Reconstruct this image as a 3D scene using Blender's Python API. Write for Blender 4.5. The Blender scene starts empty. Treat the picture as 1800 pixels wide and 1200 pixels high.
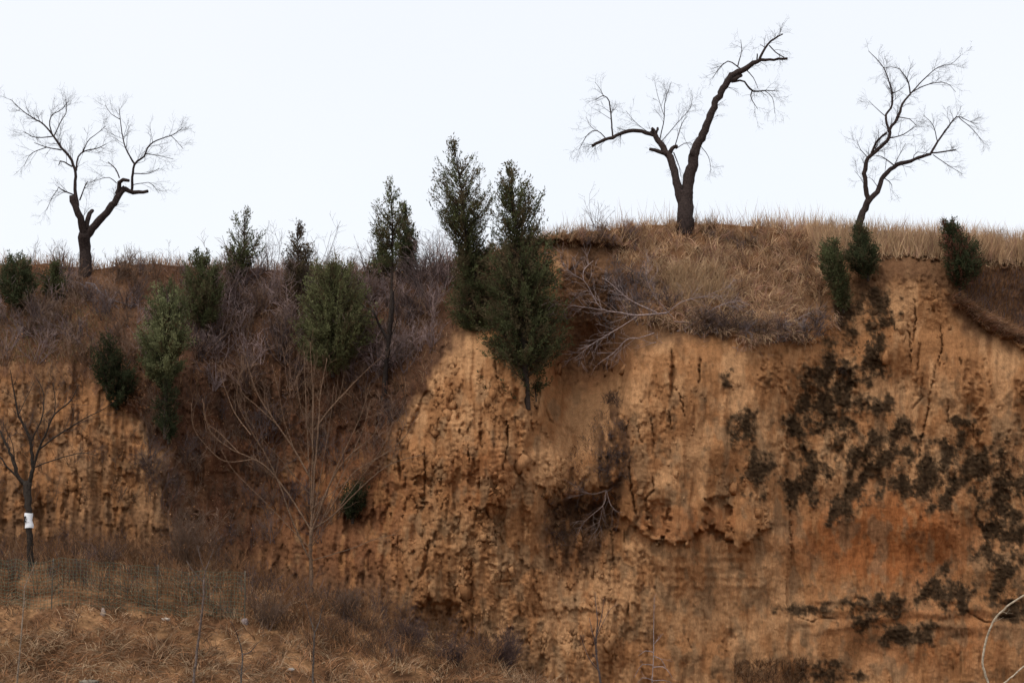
import bpy, math, random
import numpy as np

# ------------------------------------------------------------------ camera, sky, sun, exposure
SC = bpy.context.scene
COL = SC.collection
F, D0, ZC, HY = 2800.0, 40.0, 3.0, 1000.0      # focal length in photo pixels, camera distance to the wall, eye height, horizon row
cam_d = bpy.data.cameras.new('camera')
cam = bpy.data.objects.new('camera', cam_d)
COL.objects.link(cam)
cam.location = (0, -D0, ZC)
cam.rotation_euler = (math.radians(90), 0, 0)
cam_d.sensor_width = 36
cam_d.lens = 36 * F / 1800
cam_d.shift_y = (HY - 600) / 1800
cam_d.clip_start, cam_d.clip_end = 0.1, 2000
SC.camera = cam

SUN_EL, SUN_AZ = 60, 222          # degrees; azimuth the light comes from, clockwise from +Y
world = bpy.data.worlds.new('World')
SC.world = world
world.use_nodes = True
nt = world.node_tree
nt.nodes.clear()
out = nt.nodes.new('ShaderNodeOutputWorld')
sky = nt.nodes.new('ShaderNodeTexSky')
sky.sky_type = 'NISHITA'
sky.sun_disc = False
sky.sun_elevation = math.radians(SUN_EL)
sky.sun_rotation = math.radians(SUN_AZ)
sky.air_density, sky.dust_density = 1.0, 4.0
bg1 = nt.nodes.new('ShaderNodeBackground')
bg1.inputs['Strength'].default_value = 0.05
nt.links.new(sky.outputs[0], bg1.inputs['Color'])
bg2 = nt.nodes.new('ShaderNodeBackground')     # the even cloud layer
bg2.inputs['Strength'].default_value = 0.76
tc = nt.nodes.new('ShaderNodeTexCoord')
cn = nt.nodes.new('ShaderNodeTexNoise')
cn.inputs['Scale'].default_value = 2.2
cn.inputs['Detail'].default_value = 4
nt.links.new(tc.outputs['Generated'], cn.inputs['Vector'])
cr = nt.nodes.new('ShaderNodeValToRGB')
cr.color_ramp.elements[0].position, cr.color_ramp.elements[1].position = 0.3, 0.7
cr.color_ramp.elements[0].color = (0.955, 0.965, 0.985, 1)
cr.color_ramp.elements[1].color = (1.0, 0.995, 0.995, 1)
nt.links.new(cn.outputs['Fac'], cr.inputs['Fac'])
nt.links.new(cr.outputs[0], bg2.inputs['Color'])
ad = nt.nodes.new('ShaderNodeAddShader')
nt.links.new(bg1.outputs[0], ad.inputs[0])
nt.links.new(bg2.outputs[0], ad.inputs[1])
nt.links.new(ad.outputs[0], out.inputs['Surface'])

sun_d = bpy.data.lights.new('sun', 'SUN')
sun_d.energy = 1.5
sun_d.angle = math.radians(22)
sun_d.color = (1.0, 0.96, 0.9)
sun = bpy.data.objects.new('sun', sun_d)
COL.objects.link(sun)
sun.rotation_euler = (math.radians(90 - SUN_EL), 0, math.radians(180 - SUN_AZ))
sun.location = (-20, -30, 40)

vs = SC.view_settings
vs.view_transform = 'Standard'
vs.look = 'None'
vs.gamma = 1
vs.exposure = 0.15
vs.use_curve_mapping = False
SC.cycles.max_bounces = 5
SC.cycles.diffuse_bounces = 3

rng = np.random.default_rng(7)
random.seed(7)

# ------------------------------------------------------------------ helpers: noise
def hash2(ix, iy, s):
    h = (ix.astype(np.int64) * 374761393 + iy.astype(np.int64) * 668265263 + int(s) * 974634777) & 0xFFFFFFFF
    h = ((h ^ (h >> 13)) * 1274126177) & 0xFFFFFFFF
    h = ((h ^ (h >> 16)) * 2246822519) & 0xFFFFFFFF
    return ((h ^ (h >> 15)) & 0xFFFFFF) / float(0xFFFFFF)

def gnoise(x, y, s=0):
    x, y = np.broadcast_arrays(np.asarray(x, float), np.asarray(y, float))
    ix, iy = np.floor(x), np.floor(y)
    fx, fy = x - ix, y - iy
    u, v = fx**3 * (fx * (fx * 6 - 15) + 10), fy**3 * (fy * (fy * 6 - 15) + 10)
    def g(dx, dy):
        a = hash2(ix + dx, iy + dy, s) * 2 * np.pi
        return np.cos(a) * (fx - dx) + np.sin(a) * (fy - dy)
    a = g(0, 0) * (1 - u) + g(1, 0) * u
    b = g(0, 1) * (1 - u) + g(1, 1) * u
    return (a * (1 - v) + b * v) * 1.5

def fbm(x, y, o=4, s=0, gain=0.5):
    r, a, f = 0, 1.0, 1.0
    for i in range(o):
        r = r + a * gnoise(x * f, y * f, s + i * 17)
        a *= gain
        f *= 2.03
    return r

def worley(x, y, s=0):
    ix, iy = np.floor(x), np.floor(y)
    f1 = np.full(x.shape, 9.0); f2 = f1.copy(); cid = np.zeros(x.shape)
    for dx in (-1, 0, 1):
        for dy in (-1, 0, 1):
            cx, cy = ix + dx, iy + dy
            px = cx + 0.15 + 0.7 * hash2(cx, cy, s)
            py = cy + 0.15 + 0.7 * hash2(cx, cy, s + 5)
            d = np.hypot(px - x, py - y)
            m = d < f1
            f2 = np.where(m, f1, np.minimum(f2, d))
            cid = np.where(m, hash2(cx, cy, s + 9), cid)
            f1 = np.where(m, d, f1)
    return f1, f2, cid

def sst(a, b, x):
    t = np.clip((x - a) / (b - a), 0, 1)
    return t * t * (3 - 2 * t)

def blur(a, sig):
    n = int(sig * 3) + 1
    k = np.exp(-0.5 * (np.arange(-n, n + 1) / sig)**2); k /= k.sum()
    for ax in (0, 1):
        p = np.pad(a, [(n, n) if i == ax else (0, 0) for i in (0, 1)], mode='edge')
        a = sum(k[i] * np.take(p, np.arange(i, i + a.shape[ax]), axis=ax) for i in range(2 * n + 1))
    return a

def W(px, py, d):
    """world point seen at photo pixel (px, py) at distance d from the camera plane"""
    px, py, d = np.broadcast_arrays(np.asarray(px, float), np.asarray(py, float), np.asarray(d, float))
    return np.stack([(px - 900) / F * d, d - D0, ZC + (HY - py) / F * d], -1)

# ------------------------------------------------------------------ helpers: materials
def mat_base(name, rough=0.9, spec=0.15):
    m = bpy.data.materials.new(name)
    m.use_nodes = True
    b = m.node_tree.nodes['Principled BSDF']
    b.inputs['Roughness'].default_value = rough
    b.inputs['Specular IOR Level'].default_value = spec
    return m, m.node_tree, b

def mat_attr(name, rough=0.9, spec=0.1, scale=14.0, lo=0.75, hi=1.25, bump=0.0, bscale=30.0, trans=0.0, bdist=0.02, fine=0.0):
    """surface colour from the 'tone' attribute, broken up by object-space noise and relief"""
    m, t, b = mat_base(name, rough, spec)
    at = t.nodes.new('ShaderNodeAttribute'); at.attribute_name = 'tone'
    co = t.nodes.new('ShaderNodeTexCoord')
    no = t.nodes.new('ShaderNodeTexNoise'); no.inputs['Scale'].default_value = scale; no.inputs['Detail'].default_value = 5
    t.links.new(co.outputs['Object'], no.inputs['Vector'])
    mr = t.nodes.new('ShaderNodeMapRange')
    mr.inputs['From Min'].default_value, mr.inputs['From Max'].default_value = 0.3, 0.7
    mr.inputs['To Min'].default_value, mr.inputs['To Max'].default_value = lo, hi
    t.links.new(no.outputs['Fac'], mr.inputs['Value'])
    mu = t.nodes.new('ShaderNodeVectorMath'); mu.operation = 'SCALE'
    t.links.new(at.outputs['Color'], mu.inputs[0])
    t.links.new(mr.outputs[0], mu.inputs['Scale'])
    colo = mu.outputs[0]
    if fine:
        n3 = t.nodes.new('ShaderNodeTexNoise'); n3.inputs['Scale'].default_value = fine; n3.inputs['Detail'].default_value = 4; n3.inputs['Roughness'].default_value = 0.75
        mp = t.nodes.new('ShaderNodeMapping'); mp.inputs['Scale'].default_value = (1, 1, 0.28)
        t.links.new(co.outputs['Object'], mp.inputs['Vector']); t.links.new(mp.outputs[0], n3.inputs['Vector'])
        m3 = t.nodes.new('ShaderNodeMapRange'); m3.inputs['From Min'].default_value, m3.inputs['From Max'].default_value = 0.3, 0.7
        m3.inputs['To Min'].default_value, m3.inputs['To Max'].default_value = 0.72, 1.25
        t.links.new(n3.outputs['Fac'], m3.inputs['Value'])
        mu2 = t.nodes.new('ShaderNodeVectorMath'); mu2.operation = 'SCALE'
        t.links.new(colo, mu2.inputs[0]); t.links.new(m3.outputs[0], mu2.inputs['Scale']); colo = mu2.outputs[0]
    t.links.new(colo, b.inputs['Base Color'])
    if trans:
        tr = t.nodes.new('ShaderNodeBsdfTranslucent'); mx = t.nodes.new('ShaderNodeMixShader'); mx.inputs[0].default_value = trans
        t.links.new(colo, tr.inputs['Color']); t.links.new(b.outputs[0], mx.inputs[1]); t.links.new(tr.outputs[0], mx.inputs[2])
        t.links.new(mx.outputs[0], t.nodes['Material Output'].inputs['Surface'])
    if bump:
        n2 = t.nodes.new('ShaderNodeTexNoise'); n2.inputs['Scale'].default_value = bscale; n2.inputs['Detail'].default_value = 8
        n2.inputs['Roughness'].default_value = 0.7
        t.links.new(co.outputs['Object'], n2.inputs['Vector'])
        bp = t.nodes.new('ShaderNodeBump'); bp.inputs['Strength'].default_value = bump; bp.inputs['Distance'].default_value = bdist
        t.links.new(n2.outputs['Fac'], bp.inputs['Height'])
        t.links.new(bp.outputs[0], b.inputs['Normal'])
    return m

M_EARTH = mat_attr('loess_earth', 1.0, 0.02, 6.0, 0.85, 1.15, 1.0, 22.0, bdist=0.05, fine=26.0)
M_GROUND = mat_attr('littered_soil', 1.0, 0.02, 11.0, 0.6, 1.35, 1.0, 12.0, bdist=0.06)
M_BARK = mat_attr('bark', 0.95, 0.08, 22.0, 0.55, 1.5, 0.8, 45.0)
M_TWIG = mat_attr('twig_bark', 0.9, 0.08, 8.0, 0.8, 1.2)
M_LEAF = mat_attr('conifer_leaf', 0.9, 0.04, 3.0, 0.75, 1.25, trans=0.42)
M_GRASS = mat_attr('dry_grass', 0.85, 0.1, 2.0, 0.8, 1.2, trans=0.25)
M_STONE = mat_attr('stone', 0.9, 0.15, 30.0, 0.7, 1.25, 0.6, 60.0)
M_WIRE = mat_attr('green_coated_wire', 0.5, 0.3, 5.0, 0.85, 1.15)
M_PAPER = mat_attr('weathered_white_wrap', 0.8, 0.2, 60.0, 0.88, 1.08)
M_INK = mat_attr('black_paint_mark', 0.8, 0.1, 60.0, 0.8, 1.2)

# ------------------------------------------------------------------ helpers: mesh building
class MB:
    def __init__(s):
        s.v, s.q, s.t, s.c, s.n = [], [], [], [], 0
    def add(s, v, quads=None, tris=None, col=(0.2, 0.2, 0.2)):
        v = np.asarray(v, float).reshape(-1, 3)
        c = np.broadcast_to(np.asarray(col, float).reshape(-1, 3), v.shape)
        s.v.append(v); s.c.append(c)
        if quads is not None and len(quads): s.q.append(np.asarray(quads, np.int64) + s.n)
        if tris is not None and len(tris): s.t.append(np.asarray(tris, np.int64) + s.n)
        s.n += len(v)
    def tubes(s, P, R, sides=3, col=(0.1, 0.08, 0.07), jcol=0.15, cap=False, lump=0.0):
        P = np.asarray(P, float); R = np.asarray(R, float)
        if P.ndim == 2: P, R = P[None], R[None]
        M, N = P.shape[:2]
        if M == 0: return
        T = np.gradient(P, axis=1)
        T /= np.linalg.norm(T, axis=2, keepdims=True) + 1e-9
        mean = P[:, -1] - P[:, 0]
        ref = np.zeros((M, 3)); ref[np.arange(M), np.argmin(np.abs(mean), axis=1)] = 1
        A = np.cross(T, ref[:, None, :]); A /= np.linalg.norm(A, axis=2, keepdims=True) + 1e-9
        B = np.cross(T, A)
        ang = np.arange(sides) * 2 * np.pi / sides
        rr = R[:, :, None] * np.ones(sides)
        if lump:
            rr = rr * (1 + lump * rng.normal(size=rr.shape))
        V = P[:, :, None, :] + rr[..., None] * (np.cos(ang)[None, None, :, None] * A[:, :, None, :] + np.sin(ang)[None, None, :, None] * B[:, :, None, :])
        idx = np.arange(M * N * sides).reshape(M, N, sides)
        nx = np.roll(idx, -1, axis=2)
        Q = np.stack([idx[:, :-1], nx[:, :-1], nx[:, 1:], idx[:, 1:]], -1)
        if sides == 2: Q = Q[:, :, :1]          # the very finest twigs are narrow strips
        Q = Q.reshape(-1, 4)
        c = np.asarray(col, float)
        if c.ndim == 1:
            c = c[None] * (1 + jcol * rng.uniform(-1, 1, (M, 1)))
        C = np.broadcast_to(c[:, None, None, :], V.shape).reshape(-1, 3)
        T3 = None
        if cap:
            T3 = []
            for k in range(1, sides - 1):
                T3.append(np.stack([idx[:, -1, 0], idx[:, -1, k], idx[:, -1, k + 1]], -1))
            T3 = np.concatenate(T3)
        s.add(V.reshape(-1, 3), Q, T3, C)
    def build(s, name, mat, parent=None, origin=(0, 0, 0), smooth=False):
        v = np.concatenate(s.v) - np.asarray(origin, float)
        me = bpy.data.meshes.new(name)
        q = np.concatenate(s.q) if s.q else np.zeros((0, 4), np.int64)
        t = np.concatenate(s.t) if s.t else np.zeros((0, 3), np.int64)
        me.vertices.add(len(v)); me.vertices.foreach_set('co', v.astype(np.float32).ravel())
        loops = np.concatenate([q.ravel(), t.ravel()]).astype(np.int32)
        me.loops.add(len(loops)); me.loops.foreach_set('vertex_index', loops)
        tot = np.concatenate([np.full(len(q), 4), np.full(len(t), 3)]).astype(np.int32)
        st = np.concatenate([[0], np.cumsum(tot)[:-1]]).astype(np.int32)
        me.polygons.add(len(tot)); me.polygons.foreach_set('loop_start', st); me.polygons.foreach_set('loop_total', tot)
        if smooth: me.polygons.foreach_set('use_smooth', np.ones(len(tot), bool))
        ca = me.color_attributes.new('tone', 'FLOAT_COLOR', 'POINT')
        c = np.concatenate(s.c); c4 = np.concatenate([np.clip(c, 0, 1), np.ones((len(c), 1))], 1)
        ca.data.foreach_set('color', c4.astype(np.float32).ravel())
        me.update(calc_edges=True)
        me.materials.append(mat)
        o = bpy.data.objects.new(name, me)
        COL.objects.link(o)
        if parent is not None: o.parent = parent
        else: o.location = origin
        return o

def thing(name, label, cat, loc, group=None):
    o = bpy.data.objects.new(name, None)
    o.empty_display_size = 0.2
    COL.objects.link(o)
    o.location = loc
    o['label'] = label; o['category'] = cat
    if group: o['group'] = group
    return o

def tag(o, label=None, cat=None, group=None, kind=None):
    if label: o['label'] = label
    if cat: o['category'] = cat
    if group: o['group'] = group
    if kind: o['kind'] = kind
    return o

def spline(p, n):
    """Catmull-Rom through the rows of p, resampled evenly to n rows"""
    p = np.asarray(p, float)
    if len(p) == 2:
        return p[0] + np.linspace(0, 1, n)[:, None] * (p[1] - p[0])
    e = np.vstack([2 * p[0] - p[1], p, 2 * p[-1] - p[-2]])
    o = []
    for i in range(1, len(e) - 2):
        t = np.linspace(0, 1, 12, endpoint=False)[:, None]
        a, b, c, d = e[i - 1], e[i], e[i + 1], e[i + 2]
        o.append(0.5 * (2 * b + (c - a) * t + (2 * a - 5 * b + 4 * c - d) * t**2 + (3 * b - 3 * c + d - a) * t**3))
    o = np.vstack(o + [p[-1:]])
    L = np.concatenate([[0], np.cumsum(np.linalg.norm(np.diff(o[:, :2], axis=0), axis=1))])
    u = np.linspace(0, L[-1], n)
    return np.stack([np.interp(u, L, o[:, k]) for k in range(o.shape[1])], 1)

def sprout(P, R, n, tr=(0.25, 1.0), ln=(0.2, 0.5), ang=(30, 70), npts=4, up=0.0, wig=0.18, rr=0.6, rmax=9, rend=0.35, rmin=0.0015, taper_len=0.4):
    """n side shoots on every parent polyline"""
    M, N = P.shape[:2]
    if M == 0: return np.zeros((0, npts, 3)), np.zeros((0, npts))
    t = rng.uniform(tr[0], tr[1], (M, n)) * (N - 1)
    i = np.clip(t.astype(int), 0, N - 2); f = (t - i)[..., None]
    m = np.arange(M)[:, None]
    p = P[m, i] * (1 - f) + P[m, i + 1] * f
    d = P[m, i + 1] - P[m, i]; d /= np.linalg.norm(d, axis=-1, keepdims=True) + 1e-9
    r0 = (R[m, i] * (1 - f[..., 0]) + R[m, i + 1] * f[..., 0]) * rr
    r0 = np.clip(r0, rmin, rmax)
    q = rng.normal(size=(M, n, 3)); q -= (q * d).sum(-1, keepdims=True) * d; q /= np.linalg.norm(q, axis=-1, keepdims=True) + 1e-9
    a = np.radians(rng.uniform(ang[0], ang[1], (M, n, 1)))
    v = np.cos(a) * d + np.sin(a) * q
    L = rng.uniform(ln[0], ln[1], (M, n, 1)) * (1 - taper_len * (t / (N - 1))[..., None])
    v, p, r0, L = v.reshape(-1, 3), p.reshape(-1, 3), r0.reshape(-1), L.reshape(-1, 1)
    pts = [p]
    for k in range(npts - 1):
        v = v + wig * rng.normal(size=v.shape) + np.array([0, 0, up])
        v /= np.linalg.norm(v, axis=-1, keepdims=True) + 1e-9
        p = p + v * L / (npts - 1)
        pts.append(p)
    return np.stack(pts, 1), r0[:, None] * np.linspace(1, rend, npts)[None]

# ------------------------------------------------------------------ the setting: shape of the loess wall
RIM = np.array([(-1200, 470), (-300, 468), (0, 468), (80, 464), (150, 474), (250, 464), (330, 468), (420, 472), (520, 474), (620, 476), (700, 478), (760, 470),
                (830, 452), (900, 432), (960, 414), (1000, 409), (1100, 400), (1200, 393), (1300, 396), (1400, 404), (1450, 410), (1500, 418), (1560, 420),
                (1660, 424), (1740, 430), (1800, 436), (2100, 445), (3000, 450)], float)
def rim(px):
    return np.interp(px, RIM[:, 0], RIM[:, 1]) + 3.0 * gnoise(np.asarray(px) / 37.0, np.asarray(px) * 0 + 3.3, 4) + 1.5 * gnoise(np.asarray(px) / 11.0, np.asarray(px) * 0 + 8.1, 5)

CPY = [380, 470, 540, 600, 660, 740, 820, 900, 960, 1040, 1120, 1200, 1300]
CTL = {
 -300: [5.5, 4.0, 2.7, 1.8, 1.0, 0.5, 0.2, -0.1, -0.5, -1.2, -1.6, -1.8, -1.9],
 0:    [5.5, 4.0, 2.6, 1.6, 0.7, 0.4, 0.1, -0.2, -0.6, -1.2, -1.6, -1.8, -1.9],
 150:  [5.5, 4.0, 2.6, 1.6, 0.7, 0.3, 0.0, -0.2, -0.6, -1.2, -1.6, -1.8, -1.9],
 280:  [5.5, 4.2, 3.0, 2.0, 1.2, 0.7, 0.4, 0.1, -0.2, -0.6, -1.0, -1.2, -1.2],
 420:  [6.0, 4.5, 3.5, 2.8, 2.3, 2.3, 2.1, 1.7, 1.1, 0.2, -0.4, -0.6, -0.6],
 560:  [6.0, 4.5, 3.5, 2.8, 2.3, 2.3, 2.2, 1.8, 1.3, 0.6, 0.0, -0.2, -0.2],
 680:  [5.8, 4.2, 3.0, 2.2, 1.5, 1.1, 1.0, 0.9, 0.7, 0.4, 0.0, -0.1, -0.1],
 740:  [5.4, 3.8, 2.5, 1.6, 0.8, 0.2, 0.0, 0.0, 0.0, -0.1, -0.1, -0.2, -0.2],
 800:  [4.8, 3.2, 1.9, 0.7, 0.1, -0.3, -0.5, -0.5, -0.4, -0.2, 0.1, 0.0, -0.2],
 870:  [4.2, 2.8, 1.5, 0.1, -0.6, -1.0, -1.1, -1.0, -0.8, -0.6, -0.4, -0.5, -0.5],
 940:  [3.2, 2.3, 1.5, 0.7, 0.0, -0.5, -0.5, -0.5, -0.4, -0.4, -0.5, -0.5, -0.5],
 1000: [2.6, 1.8, 2.2, 2.9, 2.9, 1.3, 0.0, 0.4, 0.3, 0.1, -0.2, -0.4, -0.4],
 1060: [2.8, 1.8, 2.0, 2.8, 2.7, 0.6, -0.3, 0.4, 0.3, 0.0, -0.3, -0.4, -0.4],
 1110: [3.0, 1.8, 1.0, 0.3, -0.1, -0.4, -0.5, -0.3, 0.0, 0.0, -0.1, -0.2, -0.2],
 1180: [3.2, 2.0, 0.7, -0.4, -0.8, -0.9, -0.9, -0.8, -0.7, -0.2, -0.1, -0.1, -0.1],
 1260: [3.2, 2.0, 0.6, -0.4, -0.8, -0.9, -0.9, -0.8, -0.7, -0.2, -0.1, -0.1, -0.1],
 1340: [3.0, 1.9, 0.6, -0.3, -0.6, -0.6, -0.5, -0.5, -0.5, -0.2, -0.1, -0.1, -0.1],
 1390: [2.8, 1.4, 0.5, 0.0, -0.2, -0.2, -0.1, -0.1, -0.1, -0.1, -0.1, 0.0, 0.0],
 1450: [2.5, 0.9, 0.4, 0.1, 0.0, 0.0, 0.0, 0.0, 0.1, 0.0, 0.0, 0.0, 0.0],
 1540: [2.8, 0.3, 0.1, 0.0, 0.0, 0.0, 0.0, 0.0, 0.1, 0.0, -0.1, -0.1, -0.1],
 1660: [2.8, 0.3, 0.1, 0.0, -0.1, 0.0, 0.0, 0.0, 0.1, 0.0, -0.1, -0.1, -0.1],
 1720: [2.8, 0.6, 0.7, 0.2, -0.1, 0.0, 0.0, 0.0, 0.1, 0.0, -0.1, -0.1, -0.1],
 1800: [2.8, 0.9, 1.1, 0.5, 0.0, 0.0, 0.0, 0.0, 0.1, 0.0, -0.1, -0.1, -0.1],
 2100: [2.8, 0.9, 1.0, 0.4, 0.0, 0.0, 0.0, 0.0, 0.0, 0.0, 0.0, 0.0, 0.0],
}
cxs = np.array(sorted(CTL)); ctl = np.array([CTL[c] for c in cxs])          # [col,row]
gx = np.arange(-320, 2121, 6.0); gy = np.arange(370, 1311, 6.0)
tmp = np.stack([np.interp(gy, CPY, row) for row in ctl])                     # [col,gy]
base = np.stack([np.interp(gx, cxs, tmp[:, j]) for j in range(len(gy))])     # [gy,gx]
base = blur(base, 2.2)

def samp(grid, px, py):
    fx = np.clip((px - gx[0]) / 6.0, 0, len(gx) - 1.001); fy = np.clip((py - gy[0]) / 6.0, 0, len(gy) - 1.001)
    ix, iy = fx.astype(int), fy.astype(int); u, v = fx - ix, fy - iy
    return (grid[iy, ix] * (1 - u) + grid[iy, ix + 1] * u) * (1 - v) + (grid[iy + 1, ix] * (1 - u) + grid[iy + 1, ix + 1] * u) * v

def seg_dist(px, py, pts, rad):
    """distance in pixels to a polyline, with a 0..1 position along it"""
    d = np.full(px.shape, 1e6); s = np.zeros(px.shape); ns = len(pts) - 1
    for si, ((x0, y0), (x1, y1)) in enumerate(zip(pts[:-1], pts[1:])):
        m = (px > min(x0, x1) - rad) & (px < max(x0, x1) + rad) & (py > min(y0, y1) - rad) & (py < max(y0, y1) + rad)
        if not m.any(): continue
        a, b = px[m], py[m]
        t = np.clip(((a - x0) * (x1 - x0) + (b - y0) * (y1 - y0)) / ((x1 - x0)**2 + (y1 - y0)**2 + 1e-9), 0, 1)
        e = np.hypot(a - x0 - t * (x1 - x0), b - y0 - t * (y1 - y0))
        k = e < d[m]
        d[m] = np.where(k, e, d[m]); s[m] = np.where(k, (si + t) / ns, s[m])
    return d, s

def blob(px, py, cx, cy, rx, ry):
    return np.clip(1 - np.hypot((px - cx) / rx, (py - cy) / ry), -1, 1)

LIP = np.array([(1060, 880), (1085, 905), (1110, 922), (1125, 930), (1140, 948), (1160, 953), (1172, 946), (1180, 958), (1200, 955), (1215, 948), (1230, 935),
                (1245, 925), (1262, 932), (1280, 950), (1300, 962), (1318, 956), (1330, 940), (1350, 930)], float)
CRACKS = [  # (points, half width px, depth m)
 ([(1181, 612), (1184, 660), (1180, 700)], 7, 0.5), ([(1231, 628), (1229, 675)], 4, 0.35), ([(1195, 690), (1204, 735)], 2, 0.25),
 ([(1143, 727), (1149, 770), (1148, 800)], 2.2, 0.3), ([(1105, 820), (1112, 870), (1118, 905)], 3, 0.35), ([(1146, 835), (1150, 860), (1136, 875)], 2.5, 0.25),
 ([(1117, 740), (1128, 780)], 2, 0.2), ([(1176, 720), (1180, 755)], 1.6, 0.2),
 ([(1605, 515), (1609, 560), (1605, 605)], 2, 0.25), ([(1594, 565), (1600, 605), (1601, 650)], 2, 0.25), ([(1616, 600), (1613, 655)], 4, 0.2),
 ([(1652, 570), (1657, 610), (1648, 640)], 2, 0.25), ([(1645, 640), (1640, 670), (1632, 700)], 1.6, 0.2), ([(1621, 655), (1620, 700), (1602, 720)], 1.6, 0.2),
 ([(1636, 688), (1632, 720), (1622, 760), (1618, 790)], 2, 0.25), ([(1666, 700), (1666, 752)], 1.6, 0.2), ([(1618, 760), (1618, 830)], 1.4, 0.15),
 ([(1385, 850), (1388, 900), (1390, 1000)], 2.5, 0.2), ([(1688, 628), (1689, 642)], 2, 0.2), ([(1710, 745), (1713, 775)], 2, 0.15),
 ([(868, 600), (872, 650), (880, 700)], 3, 0.25), ([(890, 720), (893, 780), (888, 800), (880, 840)], 3, 0.3), ([(905, 725), (912, 770)], 2, 0.2),
 ([(822, 780), (826, 820)], 2.5, 0.3), ([(842, 760), (848, 788)], 3.5, 0.3), ([(850, 892), (865, 915)], 3, 0.3), ([(745, 780), (748, 830), (745, 900)], 3, 0.3),
 ([(700, 800), (705, 850)], 4, 0.3), ([(955, 710), (965, 735), (975, 745)], 2.5, 0.25), ([(935, 700), (943, 725)], 2, 0.2),
 ([(1068, 905), (1075, 940), (1080, 1000)], 2.2, 0.25), ([(1097, 930), (1099, 960)], 1.6, 0.2), ([(1210, 1115), (1214, 1140)], 2, 0.15),
 ([(1398, 1083), (1430, 1093), (1436, 1087), (1470, 1086)], 2.2, 0.2), ([(1700, 1075), (1730, 1092), (1750, 1094)], 2.2, 0.22), ([(1757, 1084), (1790, 1083)], 2.4, 0.22),
 ([(815, 1000), (830, 1000)], 4, 0.25), ([(755, 950), (745, 1000), (735, 1020)], 6, 0.35), ([(880, 1022), (898, 1020)], 3, 0.2), ([(760, 1060), (765, 1095)], 10, 0.5), ([(790, 1065), (785, 1095)], 9, 0.5),
 ([(1105, 1060), (1102, 1085)], 3, 0.2), ([(935, 1060), (940, 1090)], 3, 0.2),
]
HOLLOWS = [(1156, 908, 20, 36, 0.3), (1263, 910, 22, 40, 0.35), (1712, 690, 12, 60, 0.12), (1722, 760, 9, 60, 0.12), (1796, 720, 11, 50, 0.2), (1598, 672, 14, 22, 0.12),
           (1345, 655, 10, 30, 0.1), (1365, 650, 8, 35, 0.1), (905, 780, 16, 60, 0.15), (860, 905, 22, 18, 0.2), (870, 985, 16, 12, 0.15), (1060, 905, 25, 25, 0.4),
           (770, 1080, 45, 28, 0.4), (1030, 905, 60, 40, 0.25), (745, 870, 10, 40, 0.2), (1485, 665, 14, 22, 0.25), (1170, 720, 10, 50, 0.1), (1280, 1125, 12, 18, 0.1)]

def jag(px, py):
    return 5 * gnoise(px / 9.0, py / 9.0, 31) + 3 * gnoise(px / 4.0, py / 4.0, 32)

def rough_mask(px, py):
    """1 where the earth is crumbly, 0 on the smooth cut faces"""
    r = 1 - sst(1090, 1130, px)
    r = np.maximum(r, sst(1080, 1120, px) * (1 - sst(1130, 1180, px)) * 0.6)
    r = np.maximum(r, 0.75 * (1 - sst(490, 600, py)))
    r = np.maximum(r, 0.6 * np.clip(2 * blob(px, py, 1440, 720, 110, 160), 0, 1))
    r = np.maximum(r, 0.5 * np.clip(2 * blob(px, py, 1700, 860, 160, 120), 0, 1))
    sand = np.clip(3 * blob(px, py, 1030, 740, 75, 70), 0, 1)
    return r * (1 - 0.75 * sand)

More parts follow.
